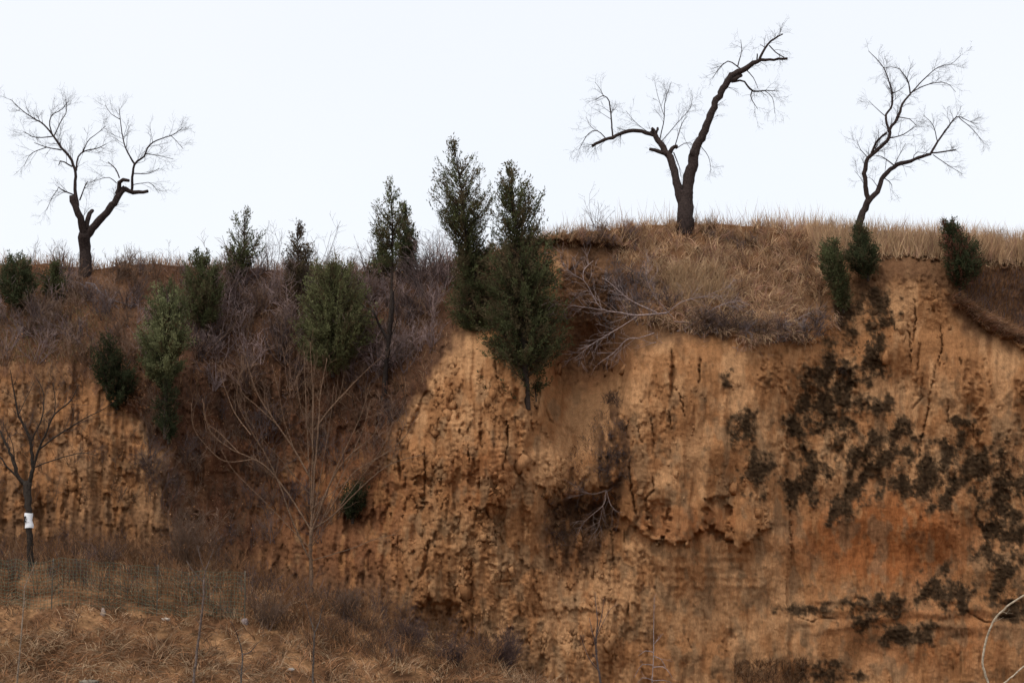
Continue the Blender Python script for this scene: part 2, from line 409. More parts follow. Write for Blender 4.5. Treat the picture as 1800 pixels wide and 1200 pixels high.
def depth(px, py):
    Y = samp(base, px, py)
    wx = px + 5 * gnoise(px / 60, py / 90, 41); wy = py + 12 * gnoise(px / 60, py / 60, 42)
    rm = rough_mask(px, py) * 0.8
    Y = Y + 0.22 * fbm(wx / 130, wy / 150, 3, 1)
    # vertical flutes and runnels
    fl = fbm(wx / 22, wy / 190, 3, 2)
    Y = Y + 0.15 * fl * (0.5 + 0.5 * rm) * sst(560, 640, py)
    cre = np.abs(gnoise(wx / 34, wy / 330, 44)); cre2 = np.abs(gnoise(wx / 17 + 9.3, wy / 170, 45))
    Y = Y + (0.08 * (1 - sst(0.0, 0.22, cre)) + 0.03 * (1 - sst(0.0, 0.2, cre2))) * (0.35 + 0.65 * rm) * sst(580, 680, py) * sst(-0.5, 0.3, gnoise(px / 150, py / 180, 46) + 0.2)
    cm = sst(-0.25, 0.35, fbm(px / 90, py / 110, 3, 43))          # crumbly here, sheared clean there
    Y = Y + 0.028 * fbm(wx / 9, wy / 80, 2, 3) * sst(560, 640, py)
    # crumbled blocks
    f1, f2, ci = worley(wx / 26, wy / 70, 11)
    Y = Y + (0.12 + 0.88 * rm) * ((ci - 0.5) * 0.12 * (0.4 + 0.8 * cm) - 0.04 * np.clip(f2 - f1, 0, 0.5))
    f1, f2, ci = worley(wx / 12, wy / 22, 12)
    Y = Y + (0.2 + 0.8 * rm) * (0.15 + 0.85 * cm) * ((ci - 0.5) * 0.032 - 0.015 * np.clip(f2 - f1, 0, 0.5))
    f1, f2, ci = worley(wx / 17 + wy / 60, wy / 15, 14)
    Y = Y + rm * cm * sst(0.55, 0.95, ci) * 0.05
    f1, f2, ci = worley(px / 6.0, py / 7.0, 13)
    Y = Y + (0.15 + 0.85 * rm) * (0.25 + 0.75 * cm) * (ci - 0.5) * 0.032
    Y = Y + (0.014 + 0.028 * rm) * fbm(px / 6.0, py / 7.5, 3, 6, 0.65)
    # spalled scoops: shells that broke away with a sharp upper edge
    sc = fbm(wx / 30, wy / 75, 4, 7)
    Y = Y + 0.13 * sst(0.2, 0.25, sc) * (0.2 + 0.8 * rm) * sst(620, 700, py)
    # thin natural joints
    rd = np.abs(fbm(wx / 36, wy / 260, 3, 8))
    Y = Y + 0.07 * (1 - sst(0.0, 0.035, rd)) * sst(0.0, 0.35, gnoise(px / 100, py / 100, 9) - 0.02) * sst(560, 640, py)
    j = jag(px, py)
    # the undercut below the pillar face
    _, _, cl = worley(px / 15.0, py / 19.0, 15)
    lip = np.interp(px, LIP[:, 0], LIP[:, 1]) + 1.2 * j + 11 * (cl - 0.5)
    win = sst(1055, 1095, px) * (1 - sst(1330, 1372, px))
    below = sst(-1.5, 1.5, py - lip)
    Y = Y + win * below * 0.32 * (1 - 0.8 * sst(0, 110, py - lip))
    # pale bedding ledges below it
    bw = sst(1160, 1185, px) * (1 - sst(1325, 1350, px)) * sst(965, 975, py) * (1 - sst(1030, 1060, py))
    lay = py + 3 * gnoise(px / 50, py / 30, 51)
    Y = Y + bw * 0.045 * (np.abs(((lay - 970) / 17.0) % 1 - 0.5) * 2 - 0.5) * sst(-0.3, 0.1, gnoise(px / 24, py / 60, 52))
    bw2 = sst(1380, 1420, px) * sst(1040, 1055, py) * (1 - sst(1100, 1125, py))
    Y = Y + bw2 * 0.08 * gnoise(px / 70, py / 15, 53)
    # edge of the mossy bay right of the pillar
    Y = Y + 0.22 * sst(-1.5, 1.5, px - (1386 + 0.7 * j + 5 * gnoise(px * 0 + 0.5, py / 50, 54))) * sst(620, 700, py) * (1 - sst(1040, 1100, py)) * (1 - sst(1420, 1520, px))
    # lip of the debris cone in the gully, roots hang below it
    dl = np.interp(px, [930, 960, 1000, 1040, 1075, 1100], [850, 862, 880, 885, 868, 830]) + 2.2 * j + 34 * (cl - 0.5) + 14 * gnoise(px / 20, py * 0 + 2.9, 37)
    gw = sst(935, 955, px) * (1 - sst(1080, 1105, px))
    Y = Y + gw * 0.20 * sst(-2, 2, py - dl) * (1 - 0.7 * sst(0, 130, py - dl))
    # earth edge under the turf on the right, and the ledge of grass at the far right
    ed = np.interp(px, [1440, 1480, 1540, 1600, 1650, 1700, 1760, 1830], [455, 452, 450, 447, 452, 462, 462, 466]) + 2.2 * j + 9 * gnoise(px / 24, py * 0 + 6.1, 38)
    Y = Y + 0.16 * sst(-1.5, 1.5, py - ed) * sst(1450, 1500, px) * (1 - sst(0, 70, py - ed))
    l2 = np.interp(px, [1670, 1690, 1740, 1800, 1900], [530, 545, 580, 610, 640]) + 1.3 * j
    Y = Y - (0.22 + 0.22 * gnoise(px / 30, py * 0 + 1.7, 36)) * sst(1665, 1700, px) * sst(-55, 0, py - l2) * (1 - sst(0, 5, py - l2))
    # front edge of the turf slope in the middle
    tf = np.interp(px, [1080, 1120, 1180, 1240, 1300, 1380, 1440, 1470], [530, 560, 575, 585, 592, 600, 590, 560]) + 2.0 * j + 16 * gnoise(px / 38, py * 0 + 0.7, 34)
    Y = Y + 0.11 * sst(1090, 1130, px) * (1 - sst(1440, 1480, px)) * sst(-2, 3, py - tf) * (1 - sst(0, 90, py - tf))
    te = np.interp(px, [940, 1000, 1060, 1110], [424, 424, 428, 436]) + j
    Y = Y + 0.35 * sst(-2, 2, py - te) * (1 - sst(0, 80, py - te)) * sst(930, 965, px) * (1 - sst(1090, 1125, px))
    for cx, cy, rx, ry, dp in HOLLOWS:
        b = np.clip(1 - np.maximum(np.abs(px - cx + 1.5 * j + 14 * (cl - 0.5)) / rx, np.abs(py - cy + 1.2 * j + 16 * (cl - 0.5)) / ry), 0, 1)
        Y = Y + dp * 0.7 * sst(0, 0.35, b)
    for pts, hw, dp in CRACKS:
        d, sp = seg_dist(px + 0.35 * j, py, pts, hw * 3 + 8)
        ww = (0.72 if hw < 3.2 else 0.8) * hw * np.sqrt(np.clip(4 * sp * (1 - sp), 0.02, 1)) * np.clip(0.85 + 0.6 * gnoise(py / 16.0, px / 50.0, 33), 0.55, 1.4)
        ww = np.maximum(ww, 1.1)
        Y = Y + 0.7 * dp * np.sqrt(np.clip(4 * sp * (1 - sp), 0.0, 1)) * (1 - sst(ww * 0.2, ww * 1.3, d))
    return D0 + Y

colx = np.concatenate([np.linspace(-1300, -50, 60)[:-1], np.arange(-50, 1851, 2.25), np.linspace(1860, 3100, 60)])
NR = 380
rows = np.linspace(0, 1, NR)
PX = np.broadcast_to(colx[None], (NR, len(colx))).copy()
rr_ = rim(colx)
PY = rr_[None] + rows[:, None] * (1290 - rr_[None])
DD = depth(PX, PY)

def cd(px, py):
    """distance of the wall surface at photo pixel(s)"""
    px = np.atleast_1d(np.asarray(px, float)); py = np.atleast_1d(np.asarray(py, float))
    fx = np.interp(px, colx, np.arange(len(colx))); r = rim(px)
    fy = np.clip((py - r) / (1290 - r), 0, 0.9999) * (NR - 1)
    ix = np.clip(fx.round().astype(int), 0, len(colx) - 1); iy = fy.round().astype(int)
    return DD[iy, ix]

def on_wall(px, py):
    px = np.atleast_1d(np.asarray(px, float)); py = np.maximum(np.atleast_1d(np.asarray(py, float)), rim(px))
    return W(px, py, cd(px, py))

def plateau(px, back):
    """point on the level ground behind the rim, 'back' metres from the edge"""
    px = np.atleast_1d(np.asarray(px, float))
    p = on_wall(px, rim(px))
    p[:, 1] += back; p[:, 2] += np.minimum(back, 6) * 0.02 + 0.0
    return p

# earth colours, with some slope light and recess shade painted in
def earth_colour(px, py):
    pale = np.array([0.450, 0.246, 0.118]); tan = np.array([0.335, 0.162, 0.070]); orange = np.array([0.285, 0.098, 0.032])
    grey = np.array([0.205, 0.138, 0.080]); dark = np.array([0.125, 0.066, 0.036]); litter = np.array([0.10, 0.052, 0.033]); moss = np.array([0.056, 0.035, 0.020])
    def mix(c, k, m): return c * (1 - m[..., None]) + np.asarray(k) * m[..., None]
    n1 = fbm(px / 60, py / 110, 4, 61); n2 = fbm(px / 16, py / 40, 3, 62); n3 = fbm(px / 120, py / 120, 3, 63)
    c = np.broadcast_to(tan, px.shape + (3,)).copy()
    c = mix(c, pale, sst(-0.25, 0.45, n1 + 0.5 * n2 + 0.25 * np.clip(2 * blob(px, py, 1230, 1060, 220, 200), 0, 1) + 0.2 * np.clip(2 * blob(px, py, 1000, 1120, 90, 90), 0, 1)
                            + 0.25 * np.clip(2 * blob(px, py, 820, 640, 90, 90), 0, 1)))  # last term: light on the spur's left flank, painted as paler earth
    om = np.clip(1.8 * blob(px, py, 1560, 950, 240, 125), 0, 1) * 0.85
    om = np.maximum(om, 0.55 * np.clip(2 * blob(px, py, 600, 900, 190, 170), 0, 1))
    om = np.maximum(om, 0.5 * np.clip(2 * blob(px, py, 850, 840, 110, 90), 0, 1))
    om = np.maximum(om, 0.55 * np.clip(2 * blob(px, py, 1200, 920, 150, 45), 0, 1))
    om = np.maximum(om, 0.5 * np.clip(2 * blob(px, py, 1040, 620, 120, 100), 0, 1))
    om = np.maximum(om, 0.5 * np.clip(2 * blob(px, py, 1640, 1120, 260, 90), 0, 1))
    c = mix(c, orange, np.clip(om * sst(-0.5, 0.2, n2 + 0.6 * n1 + om - 0.4), 0, 1))
    gm = 0.5 * sst(0.15, 0.5, fbm(px / 30, py / 60, 3, 64) + 0.25 * np.clip(2 * blob(px, py, 890, 960, 70, 110), 0, 1))
    c = mix(c, grey, gm * sst(640, 720, py))
    d, _ = seg_dist(px + 14 * n2, py, [(1088, 688), (1040, 735), (995, 785), (962, 825)], 90)
    c = mix(c, pale * 1.08, 0.85 * (1 - sst(18, 44, d)))  # pale sandy debris, with light on its upward slope painted in
    c = mix(c, pale, 0.7 * np.clip(2 * blob(px, py, 1010, 845, 70, 35), 0, 1))
    c = mix(c, dark * 1.15, 0.85 * np.clip(2.4 * blob(px, py, 1035, 570, 95, 150), 0, 1))  # brown soil in the gully head, darkened to paint the recess's shade
    # brown topsoil under the rim and leaf litter on the vegetated slope
    ts = np.interp(px, [930, 1000, 1100, 1440, 1480, 1600, 1660, 1700, 1900], [440, 470, 620, 560, 540, 500, 520, 600, 600])
    c = mix(c, dark, 0.85 * (1 - sst(-25, 25, py - ts + 22 * n2)) * sst(930, 960, px))
    ls = np.interp(px, [-50, 100, 180, 230, 300, 420, 560, 680, 740, 800, 850, 930], [650, 650, 680, 720, 800, 830, 800, 770, 700, 600, 560, 480])
    c = mix(c, litter, 0.93 * (1 - sst(-30, 30, py - ls + 30 * n2)) * (1 - sst(930, 960, px)))
    c = mix(c, litter, 0.75 * (1 - sst(420, 500, px)) * sst(230, 330, px))
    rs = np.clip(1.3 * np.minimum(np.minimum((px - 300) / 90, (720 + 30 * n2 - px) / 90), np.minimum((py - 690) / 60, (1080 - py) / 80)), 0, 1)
    c = mix(c, np.array([0.155, 0.068, 0.035]), 0.75 * rs * sst(-0.7, 0.1, n2 + n1 + 0.1))  # damp reddish earth, with the dimness of the recess painted in
    c = mix(c, dark * 1.35, 0.5 * (1 - sst(200, 290, px)) * sst(-0.5, 0.3, n2 + 0.6 * n1))
    # darker brown earth low on the left
    c = mix(c, dark, 0.8 * sst(-30, 60, py - np.interp(px, [0, 300, 500, 700, 800, 930, 960], [890, 900, 980, 1040, 1090, 1130, 1230]) + 40 * n2) * (1 - sst(930, 980, px)))
    c = mix(c, dark, 0.95 * np.clip(2.5 * blob(px, py, 1010, 935, 80, 95), 0, 1) * sst(-0.6, 0.1, n2 + n1 + 0.2))  # dark soil low in the gully, its shade painted into the colour
    c = mix(c, dark, 0.95 * np.clip(2.5 * blob(px, py, 1080, 790, 42, 110), 0, 1) * sst(-0.6, 0.0, n2))  # dark soil strip on the gully's right, with painted shade added
    # moss and black crust
    mm = np.full(px.shape, -1.0)
    for cx, cy, rx, ry in MOSS:
        mm = np.maximum(mm, 1 - np.hypot((px - cx) / rx, (py - cy) / ry))
    d, _ = seg_dist(px, py, [(1580, 765), (1530, 830), (1475, 905)], 60)
    mm = np.maximum(mm, 1 - d / 26)
    mn = fbm(px / 30, py / 38, 5, 65, 0.62) * 1.0 + 0.22 * fbm(px / 7, py / 8, 3, 66)
    thin = 0.5 * sst(-0.15, 0.15, mm * 0.7 - 0.05 + mn) * sst(-0.45, 0.0, mm)
    mk = sst(-0.08, 0.30, mm * 0.8 - 0.14 + mn) * sst(-0.55, -0.1, mm)
    holes = sst(0.12, 0.45, fbm(px / 6, py / 7, 3, 68)) * 0.75
    mk = mk * (1 - holes)
    core = sst(0.30, 0.65, mm * 0.7 + mn) * sst(-0.4, 0.0, mm)
    c = mix(c, moss * 1.9, thin)
    c = mix(c, moss * 1.5, mk * 0.86)
    c = mix(c, moss * 0.75, core * 0.85)
    sp = sst(0.45, 0.62, fbm(px / 22, py / 30, 3, 67)) * sst(1120, 1150, px) * sst(600, 640, py) * 0.45
    c = mix(c, moss * 2.0, sp)
    return c * (1 + 0.10 * n3[..., None]), mk
MOSS = [(1462, 650, 34, 50), (1410, 745, 32, 85), (1462, 705, 62, 85), (1502, 790, 34, 42), (1415, 850, 48, 40), (1525, 640, 40, 45), (1545, 605, 16, 38), (1560, 790, 62, 55), (1620, 840, 85, 50),
        (1690, 785, 45, 28), (1705, 825, 60, 45), (1765, 850, 62, 75), (1765, 960, 48, 110), (1280, 660, 13, 18), (1330, 830, 30, 42), (1310, 750, 26, 42), (1662, 1040, 58, 42), (1775, 1060, 45, 30),
        (1545, 1078, 70, 34), (1595, 1112, 48, 28), (1425, 1070, 65, 12), (1545, 720, 28, 28), (1690, 740, 22, 10), (1450, 1185, 60, 22), (1520, 545, 60, 40)]

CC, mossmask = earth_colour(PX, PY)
DD = DD - mossmask * 0.02 * (1 + gnoise(PX / 4, PY / 4, 71) * 2.5)
V = W(PX, PY, DD)
backs = [0.25, 0.7, 1.4, 2.4, 4, 7, 12, 20, 35, 60, 100, 160]
top = V[0]
BR = []
for b in backs[::-1]:
    r = top.copy(); r[:, 1] += b; r[:, 2] += min(b, 6) * 0.02 + 0.05 * gnoise(colx / 40, colx * 0 + b * 3, 72) * min(b, 2)
    w = min(1.0, b / 20); r[:, 2] = r[:, 2] * (1 - w) + w * 11.2
    BR.append(r)
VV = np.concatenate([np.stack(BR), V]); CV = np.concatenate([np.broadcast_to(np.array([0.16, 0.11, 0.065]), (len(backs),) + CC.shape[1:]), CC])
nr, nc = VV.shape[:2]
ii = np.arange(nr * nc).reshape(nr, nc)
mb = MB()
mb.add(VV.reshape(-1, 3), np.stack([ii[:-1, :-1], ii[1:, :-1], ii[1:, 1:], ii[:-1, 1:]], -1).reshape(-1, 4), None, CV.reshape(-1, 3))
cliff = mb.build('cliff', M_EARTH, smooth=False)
tag(cliff, 'bare tan loess cliff with cracks, dark moss patches and a level top', None, None, 'structure')

# ------------------------------------------------------------------ the setting: ground in front
def ground_z(x, y):
    px = 900 + x * 70.0
    hf = np.interp(px, [-1500, -200, 300, 450, 600, 700, 850, 950, 1050, 2500], [3.3, 3.3, 3.15, 2.75, 2.15, 1.75, 1.0, 0.3, 0.0, 0.0])
    yf = np.interp(px, [-200, 300, 500, 700, 950, 1100], [-3.2, -3.0, -2.2, -0.8, -0.8, -0.8])
    t = np.clip((yf - y) / 6.3, 0, 1)
    z = hf + (0.35 - hf) * (t * 0.75 + 0.25 * t * t * (3 - 2 * t))
    z = np.where(px > 900, np.minimum(z, hf + (z - hf)), z)
    z = z + 0.13 * fbm(x / 1.3, y / 1.3, 3, 81) + 0.05 * gnoise(x / 0.35, y / 0.35, 82)
    return z
xs = np.concatenate([[-400, -200, -100, -60, -40, -28, -20], np.arange(-16, 16, 0.11), [20, 28, 40, 60, 100, 200, 400]])
ys = np.concatenate([[-300, -150, -80, -50, -40, -30, -22, -16, -13], np.arange(-11.5, 3.0, 0.11), [6, 20, 60, 150, 400]])
GX, GY = np.meshgrid(xs, ys)
GZ = ground_z(GX, GY)
ii = np.arange(GX.size).reshape(GX.shape)
gn = fbm(GX / 0.9, GY / 0.9, 4, 83)[..., None]; gn2 = fbm(GX / 0.25, GY / 0.25, 3, 84)[..., None]
gc = np.array([0.15, 0.075, 0.038]) + (np.array([0.285, 0.155, 0.075]) - np.array([0.15, 0.075, 0.038])) * sst(-0.3, 0.5, gn + 0.4 * gn2)
gc = gc * (1 - 0.5 * sst(0.0, 0.5, gn2 - gn))
gc = gc * np.where(fbm(GX / 2.2, GY / 1.6, 3, 85)[..., None] > 0.05, 0.72, 1.05)
mb = MB()
mb.add(np.stack([GX, GY, GZ], -1), np.stack([ii[:-1, :-1], ii[:-1, 1:], ii[1:, 1:], ii[1:, :-1]], -1).reshape(-1, 4), None, gc.reshape(-1, 3))
tag(mb.build('ground', M_GROUND, smooth=True), 'brown littered earth bank at the foot of the cliff', None, None, 'structure')

def on_ground(px, d):
    """point on the ground in pixel column px at distance d"""
    px = np.atleast_1d(np.asarray(px, float)); d = np.broadcast_to(np.asarray(d, float), px.shape)
    x = (px - 900) / F * d; y = d - D0
    return np.stack([x, y, ground_z(x, y)], -1)

def to_px(p):
    d = p[..., 1] + D0
    return 900 + p[..., 0] * F / d, HY - (p[..., 2] - ZC) * F / d

# ------------------------------------------------------------------ bare trees traced limb by limb
BARK_DARK = np.array([0.040, 0.029, 0.026])
class Tree:
    """limbs are pixel polylines with diameters in pixels; depth drifts along every limb so the crown has volume"""
    def __init__(s, d0, drift=0.5):
        s.d0, s.drift = d0, drift
        s.s = np.zeros((0, 3)); s.parts = []
    def limb(s, pts, w, name='limb', sides=8, drift=None):
        pts = np.asarray(pts, float); w = np.atleast_1d(np.asarray(w, float))
        L = np.hypot(*np.diff(pts, axis=0).T).sum()
        n = max(5, int(L / 7))
        q = spline(pts, n)
        ww = np.interp(np.linspace(0, 1, n), np.linspace(0, 1, len(w)), w)
        if len(s.s):
            k = np.argmin(np.hypot(s.s[:, 0] - q[0, 0], s.s[:, 1] - q[0, 1])); ds = s.s[k, 2]
        else:
            ds = s.d0
        dr = (s.drift if drift is None else drift) * rng.uniform(-1, 1)
        u = np.linspace(0, 1, n)
        d = ds + dr * u * L / 70.0 * 0.6 + 0.12 * np.sin(u * 5 + rng.uniform(0, 6)) * u
        jt = np.clip(ww * 0.09, 0, 0.9)[:, None] * rng.normal(size=(n, 2)); jt[0] = 0
        q = q + jt
        s.s = np.vstack([s.s, np.column_stack([q, d])])
        P = W(q[:, 0], q[:, 1], d); R = ww / 2 * d / F
        s.parts.append((name, P, R, sides, L))
        return P, R
    def build(s, name, label, base, col=BARK_DARK, twig_col=(0.040, 0.030, 0.030), nt=(5, 5), lens=((0.35, 0.8), (0.12, 0.35)), up=0.03, group=None, cat='tree', extra=None, tw_min=0.0024, lvl3=True):
        root = thing(name, label, cat, base, group)
        tw = MB()
        for nm, P, R, sides, L in s.parts:
            m = MB()
            m.tubes(P, R, sides, col, 0.12, cap=True, lump=0.07 if R.mean() > 0.03 else 0.03)
            m.build(nm, M_BARK, root, base, smooth=R.mean() > 0.02)
            if nm == 'trunk' or nm == 'stub': continue
            k = max(1, int(L / 70 * nt[0] * (1.0 if R.mean() < 0.05 else 0.35)))
            Pc, Rc = sprout(P[None], R[None], k, (0.25, 1), lens[0], (20, 60), 6, up, 0.08, 0.45, 0.0085, 0.35, tw_min)
            tw.tubes(Pc, Rc, 3, twig_col)
            Pd, Rd = sprout(Pc, Rc, nt[1], (0.2, 1), lens[1], (20, 60), 4, up, 0.10, 0.65, 0.0045, 0.5, tw_min * 0.8)
            tw.tubes(Pd, Rd, 3, twig_col)
            if not lvl3: continue
            Pe, Re = sprout(Pd, Rd, 2, (0.3, 1), (lens[1][0] * 0.5, lens[1][1] * 0.6), (25, 70), 3, up, 0.2, 0.7, 0.004, 0.6, tw_min * 0.7)
            tw.tubes(Pe, Re, 3, twig_col)
        if tw.n: tw.build('twigs', M_TWIG, root, base)['kind'] = 'stuff'
        return root

def root_on_wall(px, py):
    p = on_wall(px, py)[0]
    return p, p[1] + D0

# left tree on the rim, two pollarded stems
dA = root_on_wall(150, 478)[1]
t = Tree(dA)
t.limb([(150, 492), (150, 460), (150.5, 437), (149, 409)], [24, 21, 20, 20], 'trunk', 10, 0)
t.limb([(149, 416), (144, 392), (136, 370), (126, 345)], [14, 13, 12, 11], 'limb', 9)
t.limb([(136, 362), (132, 335), (131.4, 323), (133, 304), (123.5, 278), (107.7, 259), (92, 237), (76, 218), (57, 207), (35, 191), (19, 175)], [7, 6, 5, 4.5, 4, 3, 2.4, 1.6, 1])
t.limb([(92, 237), (87, 218), (92, 202), (108, 193), (120, 178)], [2.5, 1.8, 1])
t.limb([(95, 239), (108, 212), (117, 196), (116, 175)], [2.2, 1.6, 1])
t.limb([(92, 240), (63, 242), (41, 231)], [2.2, 1.6, 1])
t.limb([(108, 264), (82, 259), (60, 251)], [2.4, 1.8, 1])
t.limb([(82, 259), (55, 270), (42, 292)], [1.8, 1.2, 0.8])
t.limb([(134, 300), (136, 281), (146, 267), (171, 261), (187, 253)], [3.5, 3, 2.4, 1.8, 1.2])
t.limb([(146, 267), (155, 247), (168, 237), (186, 222)], [2, 1.4, 0.8])
t.limb([(127, 293), (108, 283), (103, 290)], [3, 2.4, 1.5])
t.limb([(131, 343), (111, 335), (101, 328), (100, 336)], [2.6, 2.2, 1.4])
t.limb([(100, 335), (90, 350), (82, 370)], [1.4, 1, 0.7])
t.limb([(140, 352), (149, 329), (153.6, 319)], [2.8, 2.2, 2])
t.limb([(152, 402), (154, 382), (163, 369)], [10, 9, 7], 'stub')
t.limb([(153, 413), (171, 392), (190, 370), (206, 348), (219, 331)], [15, 13, 12, 12, 10], 'limb', 9)
t.limb([(206, 342), (210.6, 320), (217, 315), (226, 318)], [9, 8, 7, 5], 'stub')
t.limb([(219, 331), (234, 338), (260, 336)], [9, 7, 5.5], 'stub')
t.limb([(232, 334), (233, 307), (237.5, 288), (253, 275), (260, 259), (275.5, 247), (304, 237), (322, 224)], [5, 4.4, 4, 3.2, 2.6, 2, 1.4, 0.9])
t.limb([(237, 289), (223, 266), (215, 237), (211.5, 209), (209, 188)], [3.2, 2.4, 2, 1.5, 0.9])
t.limb([(211, 210), (195, 200), (185, 185)], [1.5, 1, 0.7])
t.limb([(210, 313), (203, 297), (190, 285)], [2.4, 2, 1.4])
t.limb([(205, 322), (190, 312), (160, 320)], [1.6, 1.2, 0.7])
t.limb([(234, 305), (262, 305), (280, 296)], [2, 1.4, 0.8])
t.limb([(233, 325), (250, 322), (265, 322), (280, 340)], [1.6, 1.2, 1, 0.7])
t.limb([(256, 270), (285, 275), (305, 280)], [1.6, 1.2, 0.8])
t.limb([(300, 238), (312, 250), (322, 262)], [1.2, 1, 0.7])
t.build('bare_tree', 'bare pollarded tree with two thick stubby stems on the left rim', W(150, 484, dA), nt=(8, 5), lens=((0.3, 0.8), (0.16, 0.42)))

# middle tree on the turf mound, broken crown
dB = root_on_wall(1204, 402)[1]
t = Tree(dB)
t.limb([(1203, 412), (1204, 385), (1205, 357), (1207, 334)], [31, 28, 27, 26], 'trunk', 12, 0)
t.limb([(1208.5, 340), (1215, 293), (1223, 262), (1240, 227), (1256, 186), (1275, 148), (1286, 132)], [21, 20, 17, 14, 12, 11, 12], 'limb', 11)
t.limb([(1284, 134), (1307, 122), (1332, 108), (1354, 105), (1384, 103)], [12, 10, 7, 4, 4.5], 'limb', 9)
t.limb([(1334, 107), (1345, 84), (1360.5, 68.5), (1376, 60.5)], [5, 4, 3.4, 2])
t.limb([(1352, 80), (1363, 92), (1378, 101)], [2, 2, 2])
t.limb([(1284.5, 142), (1294, 138), (1303.5, 132)], [7, 7, 6], 'stub')
t.limb([(1330, 108), (1331, 95)], [3, 2], 'stub')
t.limb([(1219, 285), (1216, 264)], [9, 8], 'stub')
t.limb([(1252, 200), (1258, 172)], [2, 1], 'stub')
t.limb([(1286, 144), (1306.7, 143), (1322.5, 160), (1348, 159), (1370, 161)], [4, 3.2, 3.4, 1.8, 0.8])
t.limb([(1311, 122), (1325, 138), (1332, 155)], [2, 1.4, 0.8])
t.limb([(1322, 160), (1320, 172), (1332, 192)], [2.4, 1.6, 0.8])
t.limb([(1345, 160), (1358, 172), (1362, 200)], [1.4, 1, 0.6])
t.limb([(1300, 120), (1281, 108), (1265.5, 119), (1253, 137)], [2.4, 2, 1.6, 0.8])
t.limb([(1297, 116), (1303.5, 91), (1302, 70)], [2.2, 1.5, 0.8])
t.limb([(1345, 84), (1336, 78)], [1.5, 0.8])
t.limb([(1199, 356), (1188, 319), (1180, 281), (1161, 255), (1147, 228)], [16, 15, 13, 11, 9], 'limb', 10)
t.limb([(1150, 238), (1129, 231.6), (1107, 230), (1082, 239.5), (1060, 247), (1041, 257)], [7, 6.5, 6.5, 6, 5.5, 5], 'limb', 9)
t.limb([(1148, 231), (1147, 225)], [6, 5], 'stub')
t.limb([(1153, 236), (1156, 225)], [5, 4], 'stub')
t.limb([(1077, 241), (1074, 205), (1071, 179), (1061, 168), (1047, 176)], [3, 2.6, 2.4, 2, 1])
t.limb([(1061, 170), (1054, 155), (1046, 145)], [1.4, 1, 0.6])
t.limb([(1067, 246), (1050, 230), (1034, 236), (1018, 262)], [2, 1.6, 1.4, 0.8])
t.limb([(1050, 231), (1038, 222), (1030, 205)], [1.2, 0.9, 0.6])
t.limb([(1176, 273), (1158, 265), (1142, 262)], [7, 7, 5.5], 'stub')
t.limb([(1178, 268), (1184, 260), (1190, 257)], [8, 7, 6], 'stub')
t.limb([(1159, 248), (1167, 211), (1169, 179), (1180, 144)], [2, 1.6, 1.2, 0.7])
t.limb([(1168, 205), (1158, 175), (1152, 150)], [1.2, 0.9, 0.6])
t.limb([(1186, 259), (1199, 217), (1208, 205)], [1.8, 1.5, 0.9])
t.limb([(1162, 250), (1190, 217), (1213, 190), (1218, 165)], [1.6, 1.3, 1, 0.6])
t.limb([(1150, 240), (1120, 218), (1100, 195)], [1.4, 1, 0.6])
t.limb([(1188, 262), (1210, 250), (1226, 262)], [1.6, 1.2, 0.7])
t.limb([(1184, 268), (1193, 290), (1197, 310)], [2.2, 1.6, 0.8])
t.limb([(1230, 255), (1245, 275), (1250, 300)], [1.4, 1, 0.6])
t.build('bare_tree', 'dark broken-topped tree with one tall leaning limb on the grassy mound', W(1203, 400, dB), nt=(7, 5), lens=((0.3, 0.78), (0.16, 0.42)), up=-0.01)

# right tree, leaning and forked
dC = root_on_wall(1512, 440)[1]
t = Tree(dC)
t.limb([(1504, 430), (1510, 397), (1516.7, 373), (1527, 351)], [14, 13, 12, 12], 'trunk', 10, 0)
t.limb([(1526, 356), (1521.7, 327), (1520, 300), (1526.7, 277), (1546.7, 260), (1563, 243), (1564, 227), (1578, 207), (1586.7, 183), (1600, 165)], [9, 8, 8, 7, 6.5, 6, 5.5, 5, 4, 3.2], 'limb', 9)
t.limb([(1531, 273), (1540, 250), (1558, 233)], [4.5, 4, 3.5])
t.limb([(1562, 232), (1556.7, 203), (1566.7, 190), (1568, 163), (1558, 130), (1548, 112), (1526.7, 90)], [4.5, 4, 3.4, 2.8, 2, 1.5, 0.9])
t.limb([(1600, 165), (1595, 140), (1580, 120)], [2.8, 2.2, 1.2])
t.limb([(1580, 121), (1566, 118), (1552, 120)], [1.4, 1, 0.7])
t.limb([(1600, 165), (1626.7, 137), (1650, 118), (1673, 112), (1688, 98)], [2.4, 2, 1.5, 1, 0.7])
t.limb([(1605, 161), (1626.7, 150), (1650, 145), (1666.7, 148), (1680, 162)], [2, 1.8, 1.5, 1, 0.7])
t.limb([(1563, 243), (1586.7, 237), (1610, 222)], [2.4, 1.8, 1])
t.limb([(1580, 206), (1600, 210), (1612, 223)], [2, 1.5, 0.8])
t.limb([(1568, 165), (1582, 158), (1592, 148)], [1.6, 1.2, 0.7])
t.limb([(1557, 205), (1540, 190), (1528, 178)], [1.6, 1.2, 0.7])
t.limb([(1526, 278), (1512, 262), (1506, 245)], [1.6, 1.2, 0.7])
t.limb([(1522, 330), (1512, 312), (1502, 300)], [1.2, 0.9, 0.6])
t.limb([(1526, 355), (1543, 333), (1553, 310), (1573, 293), (1600, 283), (1636.7, 270)], [10, 9, 8, 7.5, 6, 4.5], 'limb', 9)
t.limb([(1636, 270), (1650, 247), (1666.7, 223), (1683, 205), (1703, 213), (1718, 218)], [4.2, 3.6, 3, 2.4, 1.4, 0.8])
t.limb([(1638, 269), (1660, 267), (1680, 263)], [2.8, 2.6, 2])
t.limb([(1648, 250), (1640, 220), (1623, 203)], [1.8, 1.4, 0.7])
